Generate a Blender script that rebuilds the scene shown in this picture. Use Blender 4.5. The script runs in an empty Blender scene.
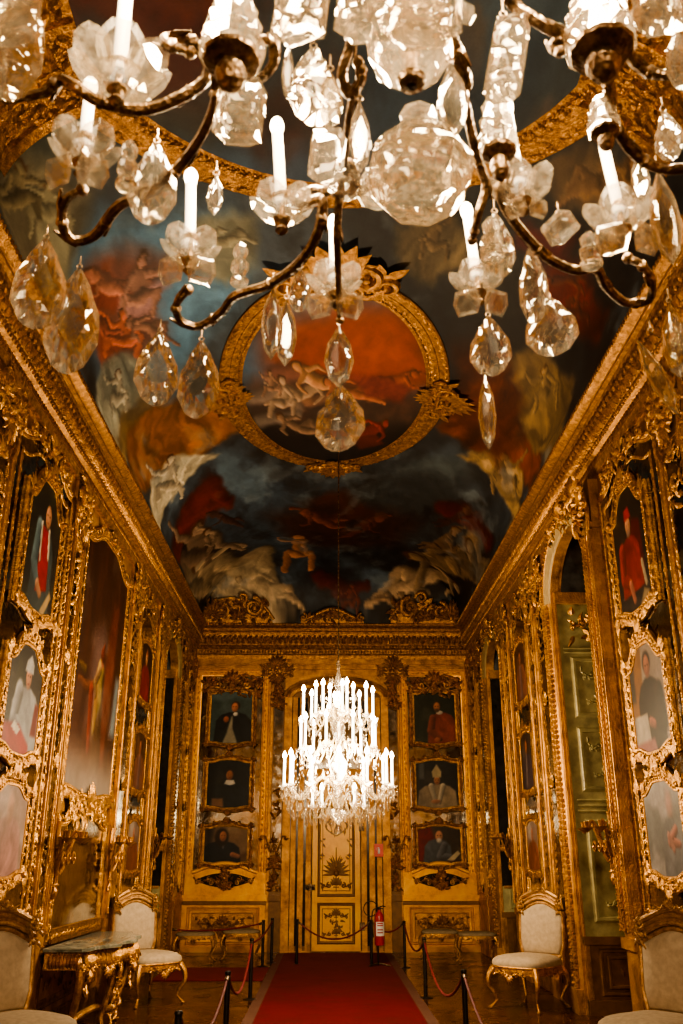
import bpy, bmesh, math, random
import numpy as np
from mathutils import Vector, Matrix
PI = math.pi
rnd = random.Random(7)
scene = bpy.context.scene
COL = scene.collection

# ------------------------------------------------------------------ camera
FPX, CX, CY, VPX, VPY, EYE = 900.0, 341.5, 512.0, 327.0, 859.0, 1.55
_d = Vector(((VPX-CX)/FPX, (CY-VPY)/FPX, 1)).normalized()
_u = Vector((0, _d.z, -_d.y)).normalized()
_r = _d.cross(_u)
if _r.x < 0: _r = -_r
CAMM = Matrix((_r, _d, _u))                      # camera axes -> world axes

def ray(x, y): return CAMM @ Vector(((x-CX)/FPX, (CY-y)/FPX, 1))
def atX(x, y, X): r = ray(x, y); return r*(X/r.x) + Vector((0, 0, EYE))
def atY(x, y, Y): r = ray(x, y); return r*(Y/r.y) + Vector((0, 0, EYE))
def atZ(x, y, Z): r = ray(x, y); return r*((Z-EYE)/r.z) + Vector((0, 0, EYE))

cam_d = bpy.data.cameras.new('camera'); cam = bpy.data.objects.new('camera', cam_d); COL.objects.link(cam)
R_, U_, F_ = CAMM @ Vector((1, 0, 0)), CAMM @ Vector((0, 1, 0)), CAMM @ Vector((0, 0, 1))
cam.matrix_world = Matrix(((R_.x, U_.x, -F_.x, 0), (R_.y, U_.y, -F_.y, 0), (R_.z, U_.z, -F_.z, EYE), (0, 0, 0, 1)))
cam_d.sensor_fit = 'VERTICAL'; cam_d.sensor_height = 36; cam_d.lens = FPX/1024*36
cam_d.clip_start = .05; cam_d.clip_end = 100
cam_d.dof.use_dof = True; cam_d.dof.focus_distance = 11.0; cam_d.dof.aperture_fstop = 6.3
scene.camera = cam

# ------------------------------------------------------------------ room numbers
XL, XR, YE, YB = -2.65, 2.80, 17.8, -4.0
XC, HW = .06, 2.53                                # vault axis and half width at the cornice lip
LIPZ, RISE, LIPY = 5.93, 1.32, 17.62
ZC = 5.30                                         # underside of the cornice at the wall

# ------------------------------------------------------------------ mesh builder
OM = {}                                           # world matrix of every object made here

class MB:
    def __init__(s): s.v = []; s.f = []
    def add(s, vs, fs):
        n = len(s.v); s.v += [tuple(p) for p in vs]; s.f += [tuple(i+n for i in q) for q in fs]
    def box(s, a, b):
        x0, y0, z0 = a; x1, y1, z1 = b
        s.add([(x0,y0,z0),(x1,y0,z0),(x1,y1,z0),(x0,y1,z0),(x0,y0,z1),(x1,y0,z1),(x1,y1,z1),(x0,y1,z1)],
              [(0,3,2,1),(4,5,6,7),(0,1,5,4),(1,2,6,5),(2,3,7,6),(3,0,4,7)])
    def pbox(s, P, u0, v0, u1, v1, d0, d1):          # box on a wall
        q = [P(u, v, d) for d in (d0, d1) for (u, v) in ((u0,v0),(u1,v0),(u1,v1),(u0,v1))]
        s.add(q, [(0,3,2,1),(4,5,6,7),(0,1,5,4),(1,2,6,5),(2,3,7,6),(3,0,4,7)])
    def tube(s, pts, rad, n=8, flat=1.0, nrm=None, cap=True):
        pts = [Vector(p) for p in pts]; m = len(pts)
        if not hasattr(rad, '__len__'): rad = [rad]*m
        N = None; vs = []
        for i in range(m):
            t = (pts[min(i+1, m-1)] - pts[max(i-1, 0)])
            t = t.normalized() if t.length > 1e-9 else Vector((0,0,1))
            if nrm is not None: N = Vector(nrm)
            elif N is None: N = Vector((0,0,1)) if abs(t.z) < .9 else Vector((1,0,0))
            N = (N - t*N.dot(t)); N = N.normalized() if N.length > 1e-6 else t.orthogonal().normalized()
            B = t.cross(N)
            for k in range(n):
                a = 2*PI*k/n
                vs.append(pts[i] + N*(math.sin(a)*rad[i]*flat) + B*(math.cos(a)*rad[i]))
        fs = [(i*n+k, i*n+(k+1) % n, (i+1)*n+(k+1) % n, (i+1)*n+k) for i in range(m-1) for k in range(n)]
        if cap: fs += [tuple(range(n))[::-1], tuple((m-1)*n+k for k in range(n))]
        s.add(vs, fs)
    def lathe(s, prof, c=(0,0,0), n=16, M=None, sq=1.0):
        c = Vector(c); vs = []
        for r, z in prof:
            for k in range(n):
                a = 2*PI*k/n; p = Vector((math.cos(a)*r, math.sin(a)*r*sq, z))
                vs.append(c + (M @ p if M else p))
        m = len(prof)
        fs = [(i*n+k, i*n+(k+1) % n, (i+1)*n+(k+1) % n, (i+1)*n+k) for i in range(m-1) for k in range(n)]
        fs += [tuple(range(n))[::-1], tuple((m-1)*n+k for k in range(n))]
        s.add(vs, fs)
    def ball(s, c, r, n=8, m=6, M=None):
        if not hasattr(r, '__len__'): r = (r, r, r)
        vs = []; c = Vector(c)
        for i in range(1, m):
            b = PI*i/m
            for k in range(n):
                a = 2*PI*k/n
                p = Vector((math.cos(a)*math.sin(b)*r[0], math.sin(a)*math.sin(b)*r[1], -math.cos(b)*r[2]))
                vs.append(c + (M @ p if M else p))
        e0, e1 = Vector((0,0,-r[2])), Vector((0,0,r[2]))
        vs += [c + (M @ e0 if M else e0), c + (M @ e1 if M else e1)]
        fs = [(i*n+k, i*n+(k+1) % n, (i+1)*n+(k+1) % n, (i+1)*n+k) for i in range(m-2) for k in range(n)]
        a, b = len(vs)-2, len(vs)-1
        fs += [(a, (k+1) % n, k) for k in range(n)] + [(b, (m-2)*n+k, (m-2)*n+(k+1) % n) for k in range(n)]
        s.add(vs, fs)
    def sweep(s, P, pts, prof, closed=True):         # moulding: profile (offset outwards, depth) along a path on a wall
        m = len(pts); k = len(prof); vs = []
        for i in range(m):
            if closed: a, b = pts[i-1], pts[(i+1) % m]
            else: a, b = pts[max(i-1, 0)], pts[min(i+1, m-1)]
            p = pts[i]
            e1 = Vector((p[0]-a[0], p[1]-a[1])); e2 = Vector((b[0]-p[0], b[1]-p[1]))
            if e1.length < 1e-9: e1 = e2
            if e2.length < 1e-9: e2 = e1
            e1 = e1.normalized(); e2 = e2.normalized()
            t = (e1+e2); t = t.normalized() if t.length > 1e-6 else e1
            nx, ny = t.y, -t.x
            sc = 1/max(.55, abs(t.dot(e1)))
            for o, d in prof: vs.append(P(p[0]+nx*o*sc, p[1]+ny*o*sc, d))
        fs = [(i*k+j, ((i+1) % m)*k+j, ((i+1) % m)*k+j+1, i*k+j+1) for i in range(m if closed else m-1) for j in range(k-1)]
        if not closed: fs += [tuple(range(k)), tuple((m-1)*k+j for j in range(k))[::-1]]
        s.add(vs, fs)
    def slab(s, P, pts, d0, d1):                     # flat shape cut from a plate
        m = len(pts)
        s.add([P(u, v, d0) for u, v in pts] + [P(u, v, d1) for u, v in pts],
              [tuple(range(m))[::-1], tuple(range(m, 2*m))] + [(i, (i+1) % m, m+(i+1) % m, m+i) for i in range(m)])
    # ---- carved ornament
    def leaf(s, P, u, v, d, ang, L, W, curl=.35, bend=0.0):
        n = 5; vs = []
        for i in range(n+1):
            t = i/n; a = ang + bend*t
            cu, cv = u + math.cos(a)*L*t, v + math.sin(a)*L*t
            w = W*(math.sin(PI*min(1, .12+.88*t**.75))**.8 if t < 1 else .02)
            nx, ny = -math.sin(a), math.cos(a)
            dd = d + L*curl*math.sin(PI*t*.8)
            vs += [P(cu-nx*w, cv-ny*w, dd-W*.35), P(cu, cv, dd+W*.3), P(cu+nx*w, cv+ny*w, dd-W*.35)]
        fs = []
        for i in range(n):
            for j in range(2): fs.append((i*3+j, i*3+j+1, i*3+j+4, i*3+j+3))
        s.add(vs, fs)
    def scroll(s, P, u, v, d, r, a0, turns, th, sgn=1, n=6, tail=0.0):
        m = max(8, int(abs(turns)*14)); pts = []; rr = []
        for i in range(m+1):
            t = i/m; a = a0 + sgn*2*PI*turns*t; q = r*(1-.82*t)
            pts.append(P(u+math.cos(a)*q, v+math.sin(a)*q, d + th*(.4+1.1*t)))
            rr.append(th*(.55+.45*math.sin(PI*min(1, t*1.2+.1))))
        s.tube(pts, rr, n); s.ball(pts[-1], th*1.25, 6, 5)
    def fan(s, P, u, v, d, r, n=7, a0=0.0, a1=PI, w=.17):
        for i in range(n):
            a = a0 + (a1-a0)*i/(n-1)
            s.leaf(P, u, v, d, a, r*(1-.18*abs(i-(n-1)/2)/((n-1)/2)), r*w, .3)
        s.ball(P(u, v, d+r*.12), r*.16, 6, 5)
    def crest(s, P, u, v, d, w, h, up=1):            # rococo cresting: shell, scrolls, leaves
        s.fan(P, u, v+up*h*.2, d+.02, h*.75, 7, .12*PI if up > 0 else -.12*PI, .88*PI if up > 0 else -.88*PI, .2)
        for q in (-1, 1):
            s.scroll(P, u+q*w*.23, v+up*h*.12, d, h*.26, PI/2 if q > 0 else PI/2, 1.15, h*.075, -q*up)
            s.scroll(P, u+q*w*.42, v-up*h*.02, d, h*.19, -PI/2*up, 1.0, h*.065, q*up)
            for k in range(5):
                s.leaf(P, u+q*w*(.1+.085*k), v+up*h*(.1+.05*math.sin(k*2.)), d+.01,
                       (0.25 if q > 0 else PI-.25)*1 + q*up*.5*math.cos(k*1.7), h*.34, h*.09, .4)
        for k in range(5): s.ball(P(u+(k-2)*h*.1, v-up*h*.04, d+h*.1), h*.055, 6, 5)
    def spray(s, P, u0, v0, u1, v1, d, n, L, seed=0, flat=.35):   # loose carved leaves over an area
        g = random.Random(seed)
        for i in range(n):
            s.leaf(P, g.uniform(u0, u1), g.uniform(v0, v1), d, g.uniform(0, 2*PI), L*g.uniform(.6, 1.25), L*g.uniform(.18, .3), flat, g.uniform(-1, 1))
    def along(s, P, pts, d, step, L, seed=0, closed=True, off=0.0):  # carved leaves following a path
        g = random.Random(seed); m = len(pts); acc = 0; sg = 1
        for i in range(m if closed else m-1):
            a, b = pts[i], pts[(i+1) % m]; e = Vector((b[0]-a[0], b[1]-a[1])); l = e.length
            if l < 1e-6: continue
            an = math.atan2(e.y, e.x); nx, ny = e.y/l, -e.x/l; x = acc
            while x < l:
                t = x/l; sg = -sg
                s.leaf(P, a[0]+e.x*t+nx*off, a[1]+e.y*t+ny*off, d, an+sg*g.uniform(.35, .8), L*g.uniform(.8, 1.2), L*.24, .35, -sg*.8)
                x += step
            acc = x-l
    def beads(s, P, pts, d, step, r, closed=True, off=0.0):
        m = len(pts); acc = 0
        for i in range(m if closed else m-1):
            a, b = pts[i], pts[(i+1) % m]; e = Vector((b[0]-a[0], b[1]-a[1])); l = e.length
            if l < 1e-6: continue
            nx, ny = e.y/l, -e.x/l; x = acc
            while x < l:
                t = x/l; s.ball(P(a[0]+e.x*t+nx*off, a[1]+e.y*t+ny*off, d), r, 5, 4); x += step
            acc = x-l
    def build(s, name, mat, parent=None, smooth=35, colors=None):
        me = bpy.data.meshes.new(name)
        inv = OM[parent.name].inverted() if parent is not None else None
        vs = [tuple(inv @ Vector(p)) for p in s.v] if inv is not None and inv != Matrix.Identity(4) else s.v
        me.from_pydata(vs, [], s.f)
        bm = bmesh.new(); bm.from_mesh(me); bmesh.ops.recalc_face_normals(bm, faces=bm.faces); bm.to_mesh(me); bm.free()
        if smooth:
            me.polygons.foreach_set('use_smooth', [True]*len(me.polygons))
            me.set_sharp_from_angle(angle=math.radians(smooth))
        if colors is not None:
            ca = me.color_attributes.new('paint', 'FLOAT_COLOR', 'POINT'); ca.data.foreach_set('color', colors.ravel())
        me.materials.append(mat)
        o = bpy.data.objects.new(name, me); COL.objects.link(o)
        if parent is not None: o.parent = parent; OM[o.name] = OM[parent.name]
        else: OM[o.name] = Matrix.Identity(4)
        return o

def tag(o, label=None, cat=None, group=None, kind=None):
    if label: o['label'] = label
    if cat: o['category'] = cat
    if group: o['group'] = group
    if kind: o['kind'] = kind
    return o
def thing(name, label, cat, loc=(0,0,0), rz=0, group=None):
    o = bpy.data.objects.new(name, None); o.empty_display_size = .1; COL.objects.link(o)
    o.location = loc; o.rotation_euler = (0, 0, rz)
    OM[o.name] = Matrix.Translation(Vector(loc)) @ Matrix.Rotation(rz, 4, 'Z')
    return tag(o, label, cat, group)
def struct(name): 
    o = bpy.data.objects.new(name, None); o.empty_display_size = .1; COL.objects.link(o); OM[o.name] = Matrix.Identity(4)
    o['kind'] = 'structure'; return o
def copy_tree(o, parent=None):
    c = o.copy(); COL.objects.link(c)
    if parent is not None: c.parent = parent
    for ch in list(o.children): copy_tree(ch, c)
    return c
def place(o, loc, rz, label, first=False):
    c = o if first else copy_tree(o)
    c.location = loc; c.rotation_euler = (0, 0, rz); c['label'] = label
    return c

def PL(u, v, d): return Vector((XL+d, u, v))        # left wall: u runs into the room
def PR(u, v, d): return Vector((XR-d, u, v))        # right wall
def PLs(u, v, d): return PL(u, v, d*.45)            # shallow relief on the side walls
def PRs(u, v, d): return PR(u, v, d*.45)
def PLp(u, v, d): return PL(u, v, d*.28)            # pictures hang almost flush
def PRp(u, v, d): return PR(u, v, d*.28)
def PE(u, v, d): return Vector((u, YE-d, v))        # end wall

# ------------------------------------------------------------------ materials
def new_mat(name):
    m = bpy.data.materials.new(name); m.use_nodes = True; nt = m.node_tree
    return m, nt, nt.nodes['Principled BSDF'], nt.nodes['Material Output']
def lin(c):
    return tuple(((x/12.92) if x <= .04045 else ((x+.055)/1.055)**2.4) for x in c)
def hexc(h): return lin(tuple(int(h[i:i+2], 16)/255 for i in (0, 2, 4)))
def ramp(nt, fac, stops):
    r = nt.nodes.new('ShaderNodeValToRGB'); e = r.color_ramp.elements
    while len(e) < len(stops): e.new(.5)
    for i, (p, c) in enumerate(stops): e[i].position = p; e[i].color = (*c, 1)
    nt.links.new(fac, r.inputs['Fac']); return r.outputs['Color']
def noise(nt, scale, detail=5, rough=.6, stretch=None, dist=0):
    tc = nt.nodes.new('ShaderNodeTexCoord'); n = nt.nodes.new('ShaderNodeTexNoise')
    n.inputs['Scale'].default_value = scale; n.inputs['Detail'].default_value = detail
    n.inputs['Roughness'].default_value = rough; n.inputs['Distortion'].default_value = dist
    src = tc.outputs['Object']
    if stretch:
        mp = nt.nodes.new('ShaderNodeMapping'); mp.inputs['Scale'].default_value = stretch
        nt.links.new(src, mp.inputs['Vector']); src = mp.outputs['Vector']
    nt.links.new(src, n.inputs['Vector']); return n.outputs['Fac']
def voro(nt, scale, feature='F1', stretch=None):
    tc = nt.nodes.new('ShaderNodeTexCoord'); n = nt.nodes.new('ShaderNodeTexVoronoi'); n.feature = feature
    n.inputs['Scale'].default_value = scale; src = tc.outputs['Object']
    if stretch:
        mp = nt.nodes.new('ShaderNodeMapping'); mp.inputs['Scale'].default_value = stretch
        nt.links.new(src, mp.inputs['Vector']); src = mp.outputs['Vector']
    nt.links.new(src, n.inputs['Vector']); return n.outputs['Distance']
def bump(nt, b, height, strength, dist=.02):
    n = nt.nodes.new('ShaderNodeBump'); n.inputs['Strength'].default_value = strength; n.inputs['Distance'].default_value = dist
    nt.links.new(height, n.inputs['Height']); nt.links.new(n.outputs['Normal'], b.inputs['Normal'])
def mixv(nt, a, b, op='MULTIPLY'):
    n = nt.nodes.new('ShaderNodeMath'); n.operation = op
    for i, x in enumerate((a, b)):
        if isinstance(x, (int, float)): n.inputs[i].default_value = x
        else: nt.links.new(x, n.inputs[i])
    return n.outputs[0]

def gold_mat(name, dark, mid, hi, metal=.8, rough=.34, scale=9, vscale=60, vstr=.25, lo=.3, top=.7):
    m, nt, b, o = new_mat(name)
    n = noise(nt, scale, 7, .68)
    nt.links.new(ramp(nt, n, [(lo, dark), (.5, mid), (top, hi)]), b.inputs['Base Color'])
    b.inputs['Metallic'].default_value = metal; b.inputs['Roughness'].default_value = rough
    h = mixv(nt, noise(nt, vscale*.6, 4, .6), voro(nt, vscale), 'ADD')
    bump(nt, b, h, vstr, .02)
    return m
def plain_mat(name, col, rough=.5, metal=0.0, var=.25, scale=12, bstr=0.0, bscale=80, spec=.5, stretch=None):
    m, nt, b, o = new_mat(name)
    n = noise(nt, scale, 5, .6, stretch)
    a = tuple(c*(1-var) for c in col); z = tuple(min(1, c*(1+var)) for c in col)
    nt.links.new(ramp(nt, n, [(.3, a), (.7, z)]), b.inputs['Base Color'])
    b.inputs['Roughness'].default_value = rough; b.inputs['Metallic'].default_value = metal
    b.inputs['Specular IOR Level'].default_value = spec
    if bstr: bump(nt, b, noise(nt, bscale, 4), bstr, .01)
    return m
def paint_mat(name, rough=.4, spec=.4, bstr=.08):
    m, nt, b, o = new_mat(name)
    a = nt.nodes.new('ShaderNodeVertexColor'); a.layer_name = 'paint'
    n = noise(nt, 55, 5, .7)
    mx = nt.nodes.new('ShaderNodeMix'); mx.data_type = 'RGBA'; mx.blend_type = 'MULTIPLY'; mx.inputs[0].default_value = .35
    nt.links.new(a.outputs['Color'], mx.inputs[6])
    nt.links.new(ramp(nt, n, [(.25, (.45,.42,.4)), (.65, (1,1,1))]), mx.inputs[7])
    nt.links.new(mx.outputs[2], b.inputs['Base Color'])
    b.inputs['Roughness'].default_value = rough; b.inputs['Specular IOR Level'].default_value = spec
    bump(nt, b, n, bstr, .01)
    return m

G_FRAME = gold_mat('gilding bright', (.14,.056,.010), (.52,.26,.052), (.80,.48,.13), .80, .41, 14, 70, .30)
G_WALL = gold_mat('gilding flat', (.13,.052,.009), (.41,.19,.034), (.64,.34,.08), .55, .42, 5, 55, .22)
G_CORN = gold_mat('gilding cornice', (.10,.040,.008), (.35,.16,.030), (.68,.36,.085), .65, .38, 16, 60, .3)
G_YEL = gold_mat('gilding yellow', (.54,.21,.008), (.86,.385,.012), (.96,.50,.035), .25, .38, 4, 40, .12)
G_DARK = gold_mat('gilding dark', (.045,.018,.006), (.17,.070,.014), (.40,.19,.045), .6, .42, 12, 45, .5)  # darker gilding tone for dados and the mirror ledge
BRONZE = gold_mat('dark bronze', (.05,.032,.018), (.14,.092,.052), (.40,.29,.18), .85, .38, 25, 90, .25)
BROWN = plain_mat('brown panelling', (.17,.075,.018), .45, .25, .35, 9, .1)
P_CANV = paint_mat('oil paint on canvas', .45, .22)
P_FRES = paint_mat('fresco paint', .62, .3)
def mirror_mat(name, a, b_, rough):
    m, nt, b, o = new_mat(name)
    n = noise(nt, 3.5, 7, .7)
    nt.links.new(ramp(nt, n, [(.3, a), (.7, b_)]), b.inputs['Base Color'])
    b.inputs['Metallic'].default_value = 1.0
    nt.links.new(ramp(nt, noise(nt, 8, 6, .7), [(.35, (rough*.4,)*3), (.75, (rough*2.2,)*3)]), b.inputs['Roughness'])
    return m
MIRROR = mirror_mat('old mirror', (.20,.19,.165), (.55,.54,.49), .10)
NIGHTGLASS = plain_mat('night window glass', (.030,.026,.021), .16, .25, .5, 7)
G_DOOR = gold_mat('yellow painted door', (.78,.32,.006), (.97,.46,.010), (1.0,.55,.03), .05, .38, 3, 40, .08)
FABRIC = plain_mat('cream damask', (.47,.36,.24), .85, 0, .16, 22, .25, 160, .2)
VELVET = plain_mat('red velvet rope', (.13,.006,.010), .7, 0, .3, 40, .3, 120)
IRON = plain_mat('black iron', (.015,.013,.012), .45, .5, .3, 20)
GREENP = plain_mat('green lacquer', (.36,.31,.14), .34, 0, .45, 6, .12, 30, .6)
SIGNRED = plain_mat('red sign plate', (.80,.05,.025), .4, 0, .1, 10)
REDP = plain_mat('red paint', (.38,.014,.012), .3, 0, .15, 10)
WHITEP = plain_mat('white paper', (.8,.78,.74), .6, 0, .06, 30)
STONE = plain_mat('pale stone arch', (.36,.25,.11), .6, 0, .25, 12, .2, 60)

def marble_mat():
    m, nt, b, o = new_mat('grey green marble')
    n = noise(nt, 7, 8, .7, None, 1.5)
    nt.links.new(ramp(nt, n, [(.3, (.05,.06,.045)), (.5, (.22,.22,.17)), (.62, (.42,.39,.31)), (.75, (.16,.17,.13))]), b.inputs['Base Color'])
    b.inputs['Roughness'].default_value = .12; return m
MARBLE = marble_mat()
def floor_mat():
    m, nt, b, o = new_mat('parquet')
    tc = nt.nodes.new('ShaderNodeTexCoord'); mp = nt.nodes.new('ShaderNodeMapping')
    mp.inputs['Rotation'].default_value = (0, 0, PI/4); nt.links.new(tc.outputs['Object'], mp.inputs['Vector'])
    br = nt.nodes.new('ShaderNodeTexBrick'); nt.links.new(mp.outputs['Vector'], br.inputs['Vector'])
    br.inputs['Scale'].default_value = 2.2; br.inputs['Mortar Size'].default_value = .006
    br.inputs['Color1'].default_value = (.080,.026,.007, 1); br.inputs['Color2'].default_value = (.042,.013,.004, 1); br.inputs['Mortar'].default_value = (.012,.005,.002, 1)
    mx = nt.nodes.new('ShaderNodeMix'); mx.data_type = 'RGBA'; mx.blend_type = 'MULTIPLY'; mx.inputs[0].default_value = .6
    nt.links.new(br.outputs['Color'], mx.inputs[6]); nt.links.new(ramp(nt, noise(nt, 4, 8, .7, (1, 12, 1)), [(.3, (.35,.35,.35)), (.7, (1.3,1.3,1.3))]), mx.inputs[7])
    nt.links.new(mx.outputs[2], b.inputs['Base Color'])
    nt.links.new(ramp(nt, noise(nt, 2.5, 6), [(.3, (.14,)*3), (.75, (.36,)*3)]), b.inputs['Roughness'])
    return m
PARQUET = floor_mat()
def carpet_mat(name, a, b_):
    m, nt, b, o = new_mat(name)
    nt.links.new(ramp(nt, noise(nt, 2.2, 8, .75), [(.3, a), (.7, b_)]), b.inputs['Base Color'])
    b.inputs['Roughness'].default_value = .95; b.inputs['Specular IOR Level'].default_value = .1
    b.inputs['Sheen Weight'].default_value = .1; b.inputs['Sheen Tint'].default_value = (1, .35, .3, 1)
    bump(nt, b, noise(nt, 350, 2), .5, .004); return m
CARPET = carpet_mat('red carpet', (.065,.004,.006), (.125,.006,.010))
CARPET2 = carpet_mat('old red carpet', (.10,.008,.010), (.16,.012,.013))
UNDERLAY = carpet_mat('grey carpet border', (.075,.038,.026), (.12,.065,.045))

def crystal_mat(name, tint, clear, white, em, facet=0):
    m, nt, b, o = new_mat(name); nt.nodes.remove(b); N = nt.nodes.new
    g = N('ShaderNodeBsdfGlass'); g.inputs['IOR'].default_value = 1.52; g.inputs['Color'].default_value = (*tint, 1); g.inputs['Roughness'].default_value = .015
    if facet:
        bp = N('ShaderNodeBump'); bp.inputs['Strength'].default_value = .4; bp.inputs['Distance'].default_value = .02
        nt.links.new(voro(nt, facet), bp.inputs['Height']); nt.links.new(bp.outputs['Normal'], g.inputs['Normal'])
    t = N('ShaderNodeBsdfTransparent'); t.inputs['Color'].default_value = (*tint, 1)
    d = N('ShaderNodeBsdfTranslucent'); d.inputs['Color'].default_value = (.95, .86, .72, 1)
    a = N('ShaderNodeMixShader'); a.inputs[0].default_value = clear
    nt.links.new(g.outputs[0], a.inputs[1]); nt.links.new(t.outputs[0], a.inputs[2])
    c = N('ShaderNodeMixShader')
    fac = ramp(nt, noise(nt, 60, 4, .7), [(.4, (white*.3,)*3), (.7, (white*1.8,)*3)])
    nt.links.new(fac, c.inputs[0])
    nt.links.new(a.outputs[0], c.inputs[1]); nt.links.new(d.outputs[0], c.inputs[2])
    nt.links.new(c.outputs[0], o.inputs['Surface']); return m
CRYSTAL = crystal_mat('cut crystal', (.99,.96,.90), .30, .045, 0)
CRYSTAL_M = crystal_mat('milky rock crystal', (.99,.94,.85), .35, .05, 0, 26)
def emit_mat(name, col, s):
    m, nt, b, o = new_mat(name); b.inputs['Base Color'].default_value = (.9,.85,.75,1)
    n = noise(nt, 20, 2); e = ramp(nt, n, [(.2, tuple(c*.95 for c in col)), (.8, col)])
    nt.links.new(e, b.inputs['Emission Color']); b.inputs['Emission Strength'].default_value = s; return m
CRYSTAL_G = crystal_mat('gilt tinted crystal', (.95,.85,.62), .3, .35, 0)
CRYSTAL_B = crystal_mat('great crystal ball', (.99,.93,.82), .3, .035, 0, 22)
CRYSTAL_P = crystal_mat('clear crystal petal', (.99,.96,.90), .62, .03, 0)
ARAB = plain_mat('painted arabesque brown', (.20,.085,.012), .5, .1, .25, 30)
FABRIC_D = plain_mat('worn grey damask', (.30,.22,.13), .85, 0, .2, 22, .25, 160, .2)
G_CHAIR = gold_mat('gilding worn chair', (.16,.07,.018), (.36,.19,.06), (.60,.36,.13), .5, .42, 18, 70, .2)
CANDLE_FAR = emit_mat('lit candle tube', (1,.84,.60), 9)
BULB = emit_mat('lit bulb glass', (1,.80,.50), 45)
BULB_FAR = emit_mat('lit flame bulb glass', (1,.80,.52), 60)
CANDLE = emit_mat('milky candle tube', (1,.86,.66), 1.5)
# ------------------------------------------------------------------ painter: works on arrays of surface coordinates
def vnoise(x, y, seed):
    g = np.random.RandomState(seed).rand(64, 64)
    xi = np.floor(x).astype(int); yi = np.floor(y).astype(int); fx = x-xi; fy = y-yi
    fx = fx*fx*(3-2*fx); fy = fy*fy*(3-2*fy); a = lambda i, j: g[(yi+j) % 64, (xi+i) % 64]
    return (a(0,0)*(1-fx)+a(1,0)*fx)*(1-fy) + (a(0,1)*(1-fx)+a(1,1)*fx)*fy
def fbm(x, y, s, seed, oct=5):
    t = 0*x; a = .5; n = 0
    for k in range(oct):
        t = t + a*vnoise(x*s*2**k+17.3*k, y*s*2**k+5.1*k, seed+k); n += a; a *= .55
    return t/n
def ss(a, b, x):
    t = np.clip((x-a)/(b-a), 0, 1); return t*t*(3-2*t)

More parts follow.
